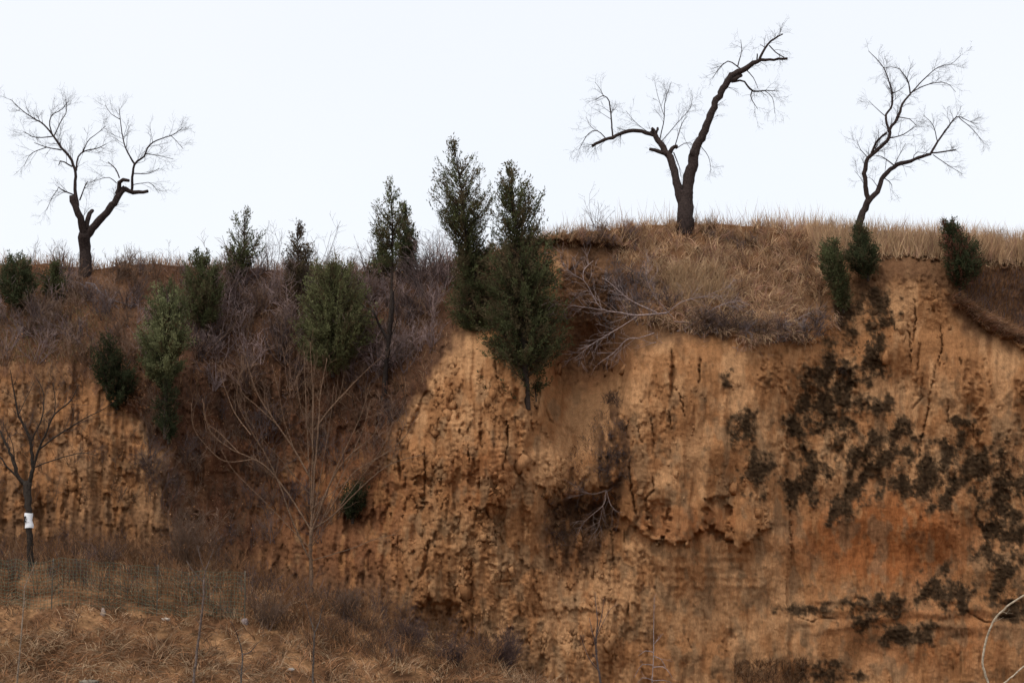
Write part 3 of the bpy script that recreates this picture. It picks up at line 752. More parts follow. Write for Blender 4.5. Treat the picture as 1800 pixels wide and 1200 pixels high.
t.limb([(1573, 292), (1553, 277), (1540, 273)], [2.4, 2, 1])
t.limb([(1605, 282), (1610, 268), (1632, 270)], [1.5, 1.2, 0.8])
t.limb([(1572, 290), (1585, 265), (1592, 252)], [1.5, 1.1, 0.7])
t.limb([(1553, 312), (1566, 322), (1568, 332)], [1.8, 1.4, 0.8])
t.limb([(1640, 272), (1666, 290), (1692, 306)], [1.6, 1.2, 0.7])
t.limb([(1686, 207), (1710, 228), (1730, 252)], [1.6, 1.2, 0.7])
t.limb([(1545, 332), (1530, 312), (1520, 316)], [1.4, 1, 0.6])
t.build('bare_tree', 'slender leaning forked tree with fine twigs on the right rim', W(1506, 424, dC), nt=(8, 5), lens=((0.28, 0.68), (0.15, 0.38)))

# tagged young tree in front of the wall on the left
dT = 36.2
gT = on_ground(54, dT)[0]
gpx, gpy = to_px(gT)
t = Tree(dT, 0.35)
t.limb([(54, gpy + 4), (52.5, 940), (50, 900), (48, 868), (47, 846)], [12, 10.5, 10.2, 12, 16], 'trunk', 10, 0)
t.limb([(49, 852), (57, 828), (57, 812), (54, 780), (47, 758), (32, 728), (26, 696), (18, 650)], [8, 7, 6, 5, 4, 3, 2.2, 1.2], 'limb', 8)
t.limb([(58, 822), (68, 790), (82, 758), (96, 728), (124, 704), (138, 676)], [5, 4, 3.4, 2.8, 2, 1])
t.limb([(54, 778), (72, 738), (77, 712), (75, 686), (62, 660)], [3, 2.6, 2.2, 1.6, 0.9])
t.limb([(58, 822), (90, 810), (140, 796), (170, 800)], [2.6, 2, 1.4, 0.8])
t.limb([(68, 790), (100, 766), (144, 738), (180, 720), (204, 704)], [3.2, 2.6, 2, 1.4, 0.8])
t.limb([(96, 728), (97, 700), (92, 672)], [2, 1.5, 0.8])
t.limb([(46, 852), (40, 848), (30, 836), (26, 816), (16, 792), (0, 758), (-16, 728)], [8, 7, 6, 5, 4, 3, 1.6], 'limb', 8)
t.limb([(31, 838), (12, 820), (0, 802), (-20, 785)], [4, 3, 2.4, 1.5])
t.limb([(32, 730), (46, 700), (60, 672)], [1.8, 1.3, 0.7])
t.limb([(26, 816), (22, 780), (8, 750)], [2, 1.4, 0.8])
tagged = t.build('young_tree', 'young bare tree with a white wrapped band on its trunk, by the wire fence', gT, col=np.array([0.034, 0.027, 0.022]), nt=(5, 4), lens=((0.35, 0.8), (0.12, 0.4)), up=0.05, twig_col=(0.075, 0.055, 0.047))
# the white wrap round its trunk with black painted strokes
tr_s = t.s[:int(np.argmax(t.s[:, 1] < 850)) + 1]
def trunk_at(py):
    o = np.argsort(tr_s[:, 1]); return W(np.interp(py, tr_s[o, 1], tr_s[o, 0]), py, np.interp(py, tr_s[o, 1], tr_s[o, 2]))
m = MB()
n = 14
ang = np.linspace(0, 2 * np.pi, n, endpoint=False)
rws = [901.5, 905, 914, 922, 927.5]
V4 = []
for k, py in enumerate(rws):
    c = trunk_at(py)
    r = 0.093 + 0.006 * math.sin(k * 2.2) - (0.008 if k == 2 else 0)
    V4.append(np.stack([c[0] + r * np.cos(ang), c[1] + r * np.sin(ang), np.full(n, c[2]) + 0.006 * np.sin(ang * 2 + k)], -1))
V4 = np.array(V4); idx = np.arange(len(rws) * n).reshape(len(rws), n); nx = np.roll(idx, -1, 1)
m.add(V4.reshape(-1, 3), np.stack([idx[:-1], nx[:-1], nx[1:], idx[1:]], -1).reshape(-1, 4), None, (0.78, 0.80, 0.82))
wrap = m.build('wrap_band', M_PAPER, tagged, gT, smooth=True)
wrap['label'] = 'white wrapped band with black painted strokes'
c = trunk_at(912)
def stroke(x0, z0, x1, z1, w):
    m = MB()
    a0 = np.array([c[0] + x0, 0, c[2] + z0]); a1 = np.array([c[0] + x1, 0, c[2] + z1])
    for k in range(3):
        q0 = a0 + (a1 - a0) * k / 3; q1 = a0 + (a1 - a0) * (k + 1) / 3
        dx = q1 - q0; pr = np.array([-dx[2], 0, dx[0]]); pr = pr / (np.linalg.norm(pr) + 1e-9) * w
        v = [q0 - pr, q1 - pr, q1 + pr, q0 + pr]
        for p in v: p[1] = c[1] - math.sqrt(max(1e-5, 0.104**2 - (p[0] - c[0])**2))
        m.add(np.array(v), [[0, 1, 2, 3]], None, (0.02, 0.02, 0.022))
    m.build('painted_mark', M_INK, wrap, gT)
stroke(-0.068, -0.055, -0.01, -0.055, 0.013)
stroke(-0.060, -0.050, -0.025, 0.060, 0.017)
stroke(-0.025, 0.060, -0.068, 0.035, 0.013)
stroke(-0.005, 0.01, 0.0, -0.02, 0.004)
stroke(-0.06, -0.085, 0.055, -0.075, 0.003)

# pale many-stemmed young tree in front of the gully thicket
d5 = 38.2
g5 = on_ground(548, d5)[0]; _, gpy = to_px(g5)
t = Tree(d5, 0.55)
PALE = np.array([0.165, 0.105, 0.068])
t.limb([(548, gpy + 4), (546, 980), (547, 927)], [8, 7, 6.5], 'trunk', 8, 0)
t.limb([(547, 930), (552, 837), (549, 767), (550, 702), (545, 600)], [4.2, 3.2, 2.6, 2, 1])
t.limb([(552, 840), (560, 746), (563, 694), (575, 630)], [3.2, 2.6, 2, 1])
t.limb([(549, 846), (517, 790), (487, 746), (455, 697), (438, 650), (430, 620)], [3.4, 3, 2.6, 2, 1.4, 0.9])
t.limb([(546, 985), (531, 955), (511, 907), (490, 848), (467, 799), (447, 767), (420, 714), (417, 682), (426, 645)], [3.4, 3.2, 2.9, 2.6, 2.2, 1.9, 1.5, 1.2, 0.8])
t.limb([(441, 764), (415, 729), (400, 695), (391, 667), (388, 640)], [2, 1.6, 1.3, 1, 0.8])
t.limb([(546, 930), (505, 866), (473, 825), (447, 807), (403, 787), (368, 755), (358, 708)], [3.2, 2.8, 2.4, 2, 1.7, 1.3, 0.9])
t.limb([(420, 795), (385, 760), (362, 740), (356, 700)], [1.6, 1.3, 1, 0.7])
t.limb([(447, 807), (395, 810), (360, 780), (340, 750), (336, 708)], [1.6, 1.3, 1.1, 0.9, 0.7])
t.limb([(549, 930), (587, 837), (616, 799), (654, 767), (670, 732)], [3.4, 2.8, 2.2, 1.6, 0.9])
t.limb([(553, 755), (581, 717), (622, 673), (645, 650), (668, 630)], [2.4, 2, 1.6, 1.2, 0.8])
t.limb([(550, 930), (587, 904), (622, 869), (680, 819), (738, 799)], [3, 2.6, 2.2, 1.6, 0.9])
t.limb([(572, 908), (616, 837), (640, 818), (690, 790)], [2.4, 2, 1.6, 0.9])
t.limb([(547, 985), (580, 975), (622, 962), (665, 945), (700, 938)], [1.8, 1.6, 1.4, 1, 0.7])
t.limb([(517, 790), (500, 740), (490, 690), (478, 640)], [2, 1.6, 1.2, 0.8])
t.limb([(549, 770), (530, 720), (520, 660)], [1.8, 1.4, 0.8])
t.limb([(487, 746), (450, 712), (426, 690), (418, 660)], [1.6, 1.3, 1, 0.8])
for k in range(11):
    f = rng.uniform(-1, 1); x1 = 548 + 185 * f + rng.normal() * 12; y1 = 600 + 130 * abs(f)**1.5 + rng.uniform(0, 90); y0 = rng.uniform(850, 985)
    t.limb([(547 + rng.normal(), y0), (547 + (x1 - 547) * 0.45, y0 + (y1 - y0) * 0.42), (547 + (x1 - 547) * 0.85, y0 + (y1 - y0) * 0.78), (x1, y1)], [1.7, 1.4, 1.1, 0.7], 'limb', 5)
t.build('young_tree', 'pale brown young tree with long upswept stems before the thicket', g5, col=PALE, twig_col=PALE * 0.9, nt=(3.0, 2), lens=((0.4, 1.0), (0.15, 0.5)), up=0.10, tw_min=0.004, lvl3=False)

# ------------------------------------------------------------------ conifers
GREEN = np.array([0.098, 0.108, 0.050])
def conifer(name, label, rows, basepx, trunk=None, col=GREEN, dens=1.0, gap=-0.15, tip=None, leaf=(0.09, 0.17), group=None, cat='tree', nudge=0.0, tw=5, ld=None, up=0.8):
    b, d = root_on_wall(*basepx)
    d = d - nudge if ld is None else ld
    b = W(basepx[0], basepx[1], d)
    rows = np.array(rows, float)
    root = thing(name, label, cat, b, group)
    m = MB()
    if trunk is None:
        trunk = [basepx, ((rows[len(rows) // 2, 1] + rows[len(rows) // 2, 2]) / 2, rows[len(rows) // 2, 0]), ((rows[0, 1] + rows[0, 2]) / 2, rows[0, 0] + 6)]
    q = spline(trunk, 16)
    TP = W(q[:, 0], q[:, 1], d); TP[0, 2] -= 0.12
    TR = np.linspace(tw, 1.2, 16) / 2 * d / F
    m.tubes(TP, TR, 7, (0.045, 0.034, 0.028), 0.1, lump=0.05)
    m.build('trunk', M_BARK, root, b, smooth=True)
    # upswept branches end on the crown outline and carry the plumes
    s = d / F
    area = np.trapz(rows[:, 2] - rows[:, 1], rows[:, 0]) * s * s
    K = 9
    nb = int(area * 92 * dens) + 24
    py_ = np.linspace(rows[0, 0], rows[-1, 0], 200)
    w_ = np.interp(py_, rows[:, 0], rows[:, 2] - rows[:, 1])
    cdf = np.cumsum(w_ + 4); cdf /= cdf[-1]
    py = np.interp(rng.uniform(0, 1, nb), cdf, py_)
    py[:3] = rows[0, 0] + np.array([0, 5, 9])
    xl = np.interp(py, rows[:, 0], rows[:, 1]); xr = np.interp(py, rows[:, 0], rows[:, 2])
    a = rng.uniform(0, 2 * np.pi, nb); r = np.sqrt(rng.uniform(0.3, 1.3, nb))
    hw = (xr - xl) / 2
    e = W((xl + xr) / 2 + hw * r * np.cos(a), py, d + np.minimum(hw, 60) * s * r * np.sin(a))
    zt = TP[:, 2]
    hor = np.hypot(e[:, 0] - np.interp(e[:, 2], zt, TP[:, 0]), e[:, 1] - np.interp(e[:, 2], zt, TP[:, 1]))
    z0 = np.clip(e[:, 2] - np.where(py > rows[0, 0] + 0.55 * (rows[-1, 0] - rows[0, 0]), rng.uniform(-0.7, 0.7, nb), rng.uniform(0.5, 1.3, nb)) * hor * (up + 0.2) - 0.12, zt[0] + 0.15, zt[-1] - 0.02)
    o3 = np.stack([np.interp(z0, zt, TP[:, k]) for k in range(3)], -1)
    mid = (o3 + e) / 2 - np.array([0, 0, 1.0]) * (0.12 * hor)[:, None]
    br = MB()
    br.tubes(np.stack([o3, mid, e], 1), np.tile(np.array([[0.013, 0.008, 0.003]]), (nb, 1)), 3, (0.05, 0.038, 0.03))
    br.build('branches', M_BARK, root, b)['kind'] = 'stuff'
    tt = np.linspace(0.36, 1.03, K)[None, :, None] + rng.uniform(-0.05, 0.05, (nb, K, 1))
    cpos = (1 - tt)**2 * o3[:, None] + 2 * tt * (1 - tt) * (2 * mid - (o3 + e) / 2)[:, None] + tt**2 * e[:, None]
    cdir = 2 * (1 - tt) * ((2 * mid - (o3 + e) / 2) - o3)[:, None] + 2 * tt * (e - (2 * mid - (o3 + e) / 2))[:, None]
    cdir /= np.linalg.norm(cdir, axis=2, keepdims=True) + 1e-9
    c = (cpos + rng.normal(size=cpos.shape) * 0.05 * (1.3 - tt)).reshape(-1, 3); cdir = cdir.reshape(-1, 3)
    sd = int(rng.integers(1e6))
    keep = gnoise(c[:, 1] * 5 + c[:, 0] * 6, c[:, 2] * 4, sd + 2) > gap - 0.25 + 0.40 * np.clip(1.6 - 2.6 * (TP[-1, 2] - c[:, 2]) / (TP[-1, 2] - TP[0, 2]), 0, 1) * (dens < 1.5)
    c = c[keep]; cdir = cdir[keep]
    bid = np.repeat(np.arange(nb), K)[keep]
    btone = rng.normal(size=nb).clip(-2, 2)[bid][:, None]
    # leaf sprays
    L = 11
    pd = cdir + np.array([0, 0, 0.5 * up]) + 0.25 * rng.normal(size=(len(c), 3))
    pd /= np.linalg.norm(pd, axis=1, keepdims=True)
    t_ = rng.uniform(-0.5, 0.6, (len(c), L, 1))
    p0 = c[:, None] + pd[:, None] * t_ * 0.30 + rng.normal(size=(len(c), L, 3)) * 0.022
    ldir = pd[:, None] + 0.55 * rng.normal(size=(len(c), L, 3)); ldir /= np.linalg.norm(ldir, axis=2, keepdims=True)
    sdv = np.cross(ldir, rng.normal(size=ldir.shape)); sdv /= np.linalg.norm(sdv, axis=2, keepdims=True)
    ll = rng.uniform(leaf[0], leaf[1], (len(c), L, 1)) * 0.60; lw = ll * 0.15
    v = np.stack([p0, p0 + ldir * ll * 0.5 + sdv * lw, p0 + ldir * ll, p0 + ldir * ll * 0.45 - sdv * lw], 2).reshape(-1, 3)
    nn = len(c) * L
    cc = np.asarray(col)[None] * (1 + 0.16 * rng.normal(size=(len(c), 1)).clip(-2, 2) + 0.2 * btone)
    br_m = rng.uniform(0, 1, (len(c), 1)) < 0.10
    cc = np.where(br_m, np.array([[0.085, 0.058, 0.032]]) * 1.0, cc)
    if tip is not None:
        tm = (rng.uniform(0, 1, nb) < tip[1])[bid][:, None]
        cc = np.where(tm, np.asarray(tip[0])[None], cc)
    cc = np.repeat(cc, L, 0) * (1 + 0.18 * rng.uniform(-1, 1, (nn, 1)))
    f = MB()
    f.add(v, np.arange(nn * 4).reshape(-1, 4), None, np.repeat(cc, 4, 0))
    f.build('crown', M_LEAF, root, b)
    return root

CG = 'conifers along the rim and slope'
BRONZE = np.array([0.120, 0.096, 0.054]); DKG = np.array([0.056, 0.066, 0.033]); PLG = np.array([0.19, 0.20, 0.098])
conifer('conifer', 'tall conifer on the spur with a loose pointed top and bare lower trunk',
        [(248, 795, 800), (265, 782, 815), (290, 772, 836), (320, 763, 858), (350, 761, 866), (380, 766, 864), (400, 785, 860), (430, 800, 864), (470, 800, 870), (510, 795, 876), (540, 788, 880), (565, 800, 872), (582, 820, 855)],
        (845, 580), [(845, 584), (838, 500), (820, 420), (812, 340), (799, 262)], GREEN, 0.85, -0.05, (BRONZE, 0.38), group=CG, tw=11)
conifer('conifer', 'tallest dense dark conifer, rooted lowest on the spur in front',
        [(293, 893, 900), (315, 880, 920), (340, 870, 945), (380, 867, 956), (420, 866, 964), (460, 861, 973), (500, 858, 979), (540, 856, 988), (575, 850, 994), (605, 850, 992), (632, 856, 980)],
        (925, 706), [(927, 712), (921, 600), (918, 480), (905, 380), (897, 300)], GREEN * 0.9, 1.05, -0.15, (BRONZE, 0.32), group=CG, tw=13)
conifer('conifer', 'small dark conifer with drooping sprays at the foot of the tallest one',
        [(610, 858, 965), (640, 846, 960), (670, 834, 955), (695, 828, 940), (716, 832, 905)], (940, 712), [(942, 716), (938, 660), (930, 620)], DKG * 1.2, 0.4, 0.05, group=CG, tw=6, up=0.1)
conifer('conifer', 'thin conifer with a sparse crown on a long dark crooked trunk',
        [(318, 684, 690), (340, 668, 706), (360, 655, 713), (380, 650, 715), (400, 650, 702), (415, 658, 700), (435, 660, 700), (462, 648, 698)],
        (674, 690), [(674, 696), (682, 600), (688, 520), (690, 420), (687, 330)], GREEN * 1.1, 0.6, 0.02, (BRONZE, 0.3), group=CG, tw=9)
conifer('conifer', 'narrow dark cone-shaped conifer right beside the thin sparse one',
        [(360, 710, 714), (380, 702, 722), (410, 694, 729), (440, 693, 732), (465, 699, 730), (482, 706, 722)], (715, 490), None, DKG * 1.15, 1.1, -0.3, (BRONZE, 0.25), group=CG)
conifer('conifer', 'narrow bronze-tinted conifer spire at the skyline among purple brush',
        [(396, 521, 524), (415, 512, 535), (440, 502, 545), (470, 497, 552), (500, 500, 552), (532, 510, 540)], (523, 545), None, np.array([0.105, 0.080, 0.056]), 0.9, -0.1, (BRONZE * 0.8, 0.4), group=CG)
conifer('conifer', 'small open-crowned conifer breaking the skyline left of the bronze spire',
        [(373, 427, 433), (395, 410, 448), (420, 398, 460), (445, 395, 460), (465, 398, 440), (492, 400, 424)], (412, 512), None, GREEN, 0.6, 0.02, (BRONZE, 0.2), group=CG)
conifer('conifer', 'broad rounded green conifer in the middle of the left slope',
        [(456, 568, 596), (475, 548, 622), (500, 540, 638), (530, 535, 648), (560, 525, 655), (590, 522, 650), (620, 532, 632), (642, 550, 604)], (585, 655), None, np.array([0.145, 0.150, 0.070]), 1.2, -0.3, (BRONZE, 0.15), group=CG, tw=8, nudge=0.7)
conifer('conifer', 'pale green conifer standing alone on the left slope below the rim',
        [(500, 286, 304), (520, 266, 324), (545, 260, 334), (570, 251, 343), (595, 246, 344), (615, 244, 335), (640, 250, 322), (662, 266, 308)], (290, 760), [(290, 764), (292, 660), (295, 510)], PLG, 1.0, -0.2, (GREEN, 0.3), group=CG, tw=7, nudge=0.5)
conifer('conifer', 'dark drooping conifer directly below the pale green one',
        [(650, 272, 300), (680, 268, 312), (710, 270, 314), (740, 276, 308), (765, 282, 302)], (296, 772), None, DKG, 0.6, 0.0, group=CG, nudge=0.3)
conifer('conifer', 'low dark green conifer bush at the far left of the rim',
        [(453, 20, 40), (470, 8, 52), (500, 2, 60), (530, 10, 50)], (30, 540), None, DKG * 1.3, 1.6, -0.5, (BRONZE, 0.2), group=CG, cat='shrub', up=0.4, nudge=0.3)
conifer('conifer', 'olive green conifer bush on the rim between leafless brush, above the pale conifer',
        [(448, 345, 360), (470, 325, 380), (500, 321, 390), (540, 330, 386), (568, 345, 375)], (356, 580), None, GREEN, 1.1, -0.3, (BRONZE, 0.3), group=CG, cat='shrub', nudge=0.5)
conifer('conifer', 'very dark conifer bush at the top edge of the bare left wall',
        [(588, 186, 200), (620, 165, 216), (650, 163, 232), (680, 174, 237), (708, 185, 226)], (206, 712), None, DKG * 0.75, 0.85, -0.2, group=CG, cat='shrub', nudge=0.2)
conifer('conifer', 'small dark conifer bush at the foot of the slender leaning tree',
        [(400, 1508, 1517), (420, 1500, 1525), (440, 1494, 1539), (460, 1489, 1543), (478, 1503, 1536)], (1526, 486), None, DKG, 2.4, -0.9, (BRONZE, 0.2), group=CG, cat='shrub', nudge=0.3, leaf=(0.08, 0.14), up=0.4)
conifer('conifer', 'egg-shaped dark conifer bush with reddish tips on the right cliff edge',
        [(394, 1664, 1673), (410, 1658, 1690), (430, 1659, 1710), (450, 1662, 1722), (475, 1668, 1721), (494, 1680, 1706)], (1687, 512), None, DKG, 2.6, -0.9, (np.array([0.16, 0.075, 0.05]), 0.2), group=CG, cat='shrub', nudge=0.3, leaf=(0.08, 0.14), up=0.4)
conifer('conifer', 'green conifer bush hanging over the bare cliff edge, right of the mound',
        [(428, 1461, 1469), (440, 1444, 1475), (465, 1441, 1486), (490, 1452, 1491), (515, 1467, 1491), (538, 1477, 1489)], (1483, 542), None, GREEN * 0.95, 1.8, -0.6, (BRONZE, 0.15), group=CG, cat='shrub', nudge=0.25, leaf=(0.08, 0.15), up=0.4)
conifer('conifer', 'small round dark conifer bush growing low on the shaded wall',
        [(848, 607, 633), (868, 598, 646), (890, 600, 641), (908, 614, 626)], (620, 912), None, DKG * 0.8, 0.9, -0.2, group=CG, cat='shrub', nudge=0.3)
conifer('conifer', 'low green conifer bush beneath the thin sparse conifer',
        [(433, 668, 686), (455, 655, 687), (478, 650, 690)], (672, 492), None, GREEN * 0.9, 0.9, -0.2, group=CG, cat='shrub')
conifer('conifer', 'green conifer bush under the left pollarded tree beside grey brush',
        [(466, 95, 110), (490, 78, 116), (520, 78, 112)], (96, 528), None, GREEN * 0.8, 0.8, -0.1, group=CG, cat='shrub')

# ------------------------------------------------------------------ leafless shrubs and brush
PURP = np.array([0.138, 0.102, 0.096]); BRN = np.array([0.160, 0.104, 0.074]); GREYB = np.array([0.21, 0.175, 0.175])
def bush_polys(b, n, h, spread, up=0.05, side=(4, 3), droop=0.0, lean=(0, 0, 0), r0=0.008):
    """arching stems with two orders of side twigs, rooted at b"""
    a = rng.uniform(0, 2 * np.pi, n); s = rng.uniform(0.15, 1, n) * spread
    v = np.stack([np.cos(a) * s, np.sin(a) * s, np.ones(n)], -1) + np.asarray(lean); v /= np.linalg.norm(v, axis=1, keepdims=True)
    p = np.asarray(b)[None] + rng.normal(size=(n, 3)) * np.array([0.06, 0.06, 0.0]) - np.array([0, 0, 0.05])
    L = rng.uniform(0.55, 1.1, (n, 1)) * h
    pts = [p]
    for k in range(6):
        v = v + 0.13 * rng.normal(size=v.shape) + np.array([0, 0, up - droop * k]); v /= np.linalg.norm(v, axis=1, keepdims=True)
        p = p + v * L / 6; pts.append(p)
    P = np.stack(pts, 1); R = r0 * np.linspace(1, 0.4, 7)[None] * rng.uniform(0.7, 1.2, (n, 1))
    P2, R2 = sprout(P, R, side[0], (0.2, 1), (0.25 * h, 0.6 * h), (20, 60), 4, up - droop, 0.15, 0.75, 0.009, 0.5, 0.0036)
    P3, R3 = sprout(P2, R2, side[1], (0.2, 1), (0.1 * h, 0.3 * h), (20, 65), 3, up - droop, 0.15, 0.75, 0.005, 0.6, 0.003)
    return (P, R), (P2, R2), (P3, R3)

def shrub(label, basepx, h, spread, n=9, col=BRN, name='bare_shrub', group=None, d=None, ground=False, cat='shrub', leaves=0, **kw):
    if ground: b = on_ground(basepx[0], d)[0]
    elif d is not None: b = W(basepx[0], basepx[1], d)
    else: b = on_wall(*basepx)[0]
    root = thing(name, label, cat, b, group)
    A, B, C = bush_polys(b, n, h, spread, **kw)
    m = MB(); m.tubes(A[0], A[1], 4, col); m.build('stems', M_TWIG, root, b)['kind'] = 'stuff'
    m = MB(); m.tubes(B[0], B[1], 3, col); m.tubes(C[0], C[1], 3, np.asarray(col) * 1.05); m.build('twigs', M_TWIG, root, b)['kind'] = 'stuff'
    if leaves:
        m = MB(); leaf_quads(m, C[0][rng.integers(0, len(C[0]), leaves), -1], (0.03, 0.07), np.array([0.30, 0.15, 0.07])); m.build('dry_leaves', M_GRASS, root, b)['kind'] = 'stuff'
    return root

def leaf_quads(m, p, size, col, jit=0.3):
    n = len(p)
    u = rng.normal(size=(n, 3)); u /= np.linalg.norm(u, axis=1, keepdims=True)
    w = np.cross(u, rng.normal(size=(n, 3))); w /= np.linalg.norm(w, axis=1, keepdims=True)
    s = rng.uniform(size[0], size[1], (n, 1))
    bend = np.cross(u, w) * s * 0.2
    v = np.stack([p, p + u * s * 0.5 + w * s * 0.3 + bend, p + u * s, p + u * s * 0.5 - w * s * 0.3 + bend], 1).reshape(-1, 3)
    c = np.asarray(col)[None] * (1 + jit * rng.uniform(-1, 1, (n, 1)))
    m.add(v, np.arange(n * 4).reshape(-1, 4), None, np.repeat(c, 4, 0))

# thicket on the left slope: nobody could count these stems
def inside(px, py, poly):
    poly = np.asarray(poly, float); r = np.zeros(len(px), bool); j = len(poly) - 1
    for i in range(len(poly)):
        c = ((poly[i, 1] > py) != (poly[j, 1] > py)) & (px < (poly[j, 0] - poly[i, 0]) * (py - poly[i, 1]) / (poly[j, 1] - poly[i, 1] + 1e-9) + poly[i, 0])
        r ^= c; j = i
    return r
def scatter(poly, n):
    poly = np.asarray(poly, float); o = []
    while len(o) < n:
        q = np.column_stack([rng.uniform(poly[:, 0].min(), poly[:, 0].max(), n * 2), rng.uniform(poly[:, 1].min(), poly[:, 1].max(), n * 2)])
        o.extend(q[inside(q[:, 0], q[:, 1], poly)].tolist())
    return np.array(o[:n])

UMB_ = np.array([0.11, 0.066, 0.042]); RUST_ = np.array([0.20, 0.10, 0.05])
def thicket(label, poly, n, h, spread, cols, stems=8, side=(3, 4), **kw):
    m = MB()
    for (x, y) in scatter(poly, n):
        b = on_wall(x, y)[0]
        A, B, C = bush_polys(b, stems, h * rng.uniform(0.6, 1.25), spread, side=side, lean=(rng.normal() * 0.2, -0.35, 0), **kw)
        c = np.asarray(cols[rng.integers(len(cols))]) * rng.uniform(0.75, 1.25)
        m.tubes(A[0], A[1], 3, c); m.tubes(B[0], B[1], 3, c); m.tubes(C[0], C[1] * 1.1, 2, c * 1.1)
    return tag(m.build('thicket', M_TWIG), label, None, None, 'stuff')
thicket('purple-brown leafless thicket covering the upper left slope', [(380, 480), (520, 485), (720, 485), (800, 470), (800, 560), (740, 640), (640, 700), (520, 720), (380, 700), (340, 620), (350, 520)], 170, 1.05, 1.1, [PURP, PURP * 0.75, BRN * 0.9, PURP * 1.5, PURP * 2.2, BRN * 1.6], stems=8, side=(4, 3), r0=0.014)
thicket('brown leafless brush on the far left slope', [(-40, 480), (60, 475), (240, 475), (340, 480), (340, 560), (260, 640), (120, 640), (-40, 640)], 90, 0.85, 1.1, [BRN, BRN * 1.5, BRN * 0.8, PURP * 0.9, PURP * 1.8], side=(4, 3), r0=0.012)
thicket('dark reddish brush filling the recess below the slope', [(250, 700), (420, 730), (640, 720), (730, 690), (700, 800), (640, 880), (560, 960), (420, 990), (330, 970), (260, 860)], 170, 0.8, 0.9, [BRN * 0.75, np.array([0.15, 0.07, 0.042]), PURP * 0.8, BRN * 1.3])
thicket('thin grey brush over the turf slope', [(1060, 480), (1130, 470), (1180, 540), (1140, 570), (1080, 560)], 30, 0.6, 1.4, [GREYB * 0.6, PURP * 1.1, PURP], stems=6, side=(4, 3), r0=0.010)
thicket('dark low brush along the front edge of the turf slope', [(1230, 560), (1300, 575), (1400, 585), (1440, 560), (1450, 590), (1400, 606), (1300, 600), (1220, 590)], 60, 0.6, 1.5, [PURP * 0.8, GREYB * 0.8, UMB_, BRN], stems=7, droop=0.05, r0=0.010)
thicket('tangle of thin brown twigs in the head of the gully', [(975, 450), (1090, 450), (1110, 560), (1090, 650), (990, 640)], 42, 0.5, 1.5, [BRN * 0.8, UMB_, GREYB * 0.6], stems=6, side=(3, 2), r0=0.008)
thicket('dark dead brush choking the right side of the gully', [(1070, 690), (1105, 700), (1105, 830), (1085, 900), (1000, 900), (970, 980), (960, 900), (1040, 850), (1060, 780)], 46, 0.35, 1.5, [PURP * 0.6, UMB_ * 0.8, BRN * 0.7], stems=7, side=(4, 3), droop=0.04)
thicket('thin dry brush growing over the bare far left wall', [(-30, 660), (120, 670), (230, 720), (240, 880), (-30, 900)], 60, 0.5, 1.2, [BRN * 0.8, UMB_, RUST_], stems=5, side=(3, 2), r0=0.007)
thicket('purple-brown low brush on the left shoulder of the mound', [(1000, 415), (1130, 408), (1120, 440), (1010, 430)], 22, 0.35, 1.3, [PURP, PURP * 1.3, UMB_], stems=7)
thicket('patches of dark low brush on the turf below the broken-topped tree', [(1240, 412), (1330, 418), (1330, 440), (1250, 436)], 14, 0.3, 1.4, [PURP, UMB_], stems=7)

# shrubs that stand out
shrub('thin bare shrub on the skyline left of the broken-topped tree', (1052, 404), 1.05, 0.6, 7, PURP * 1.2, side=(4, 2))
shrub('spreading bare shrub on the skyline beside the open-crowned conifer', (470, 476), 1.4, 0.9, 8, PURP * 0.8, side=(5, 3), lean=(0.2, 0, 0))
shrub('tall thin-stemmed shrub fanning right of the bronze spire', (560, 478), 1.5, 0.9, 9, PURP * 0.9, side=(3, 2), lean=(0.35, 0, 0))
shrub('dense purple bush on the rim left of the tall spur conifers', (765, 482), 1.3, 1.0, 16, PURP, side=(6, 4))
shrub('arching purple bush leaning out left above the thin conifer trunk', (748, 520), 1.3, 1.1, 12, PURP * 0.9, side=(5, 4), lean=(-0.3, 0, 0))
shrub('wispy shrub right of the left pollarded tree on the skyline', (236, 468), 0.65, 0.8, 7, BRN, side=(4, 2))
shrub('wispy shrub left of the left pollarded tree on the skyline', (112, 470), 0.8, 0.9, 8, PURP, side=(4, 2), lean=(-0.2, 0, 0))
shrub('coppery leaf-holding bush at the rim left of the pollarded tree trunk', (66, 492), 0.6, 0.9, 9, BRN, side=(4, 3), leaves=160)
shrub('coppery leaf-holding bush at the rim right of the pollarded tree', (215, 494), 0.7, 0.9, 9, BRN, side=(4, 3), leaves=140)
shrub('red-brown leafy clump hanging at the lip of the left bare wall', (232, 722), 0.6, 1.2, 12, np.array([0.14, 0.06, 0.03]), side=(4, 3), leaves=260, droop=0.06)
shrub('dark twiggy bush at the skyline right end near the egg-shaped conifer', (1755, 432), 0.6, 0.9, 8, PURP, side=(4, 3))
shrub('slim dark weed clump on the turf left of the leaning tree', (1480, 412), 0.65, 0.4, 8, BRN, side=(3, 2))
shrub('dark tangled weeds under the lip of the gully debris', (1062, 880), 0.6, 1.4, 12, PURP * 0.8, side=(4, 3), droop=0.08)
shrub('dark dry clump clinging to the mossy wall face', (1470, 655), 0.5, 1.3, 14, np.array([0.05, 0.038, 0.03]), side=(4, 3), droop=0.10, lean=(0, -0.5, 0))
shrub('grey-brown upright shrub at the wall edge below the drooping conifer', (262, 880), 1.7, 0.45, 8, np.array([0.16, 0.105, 0.075]), side=(5, 3))

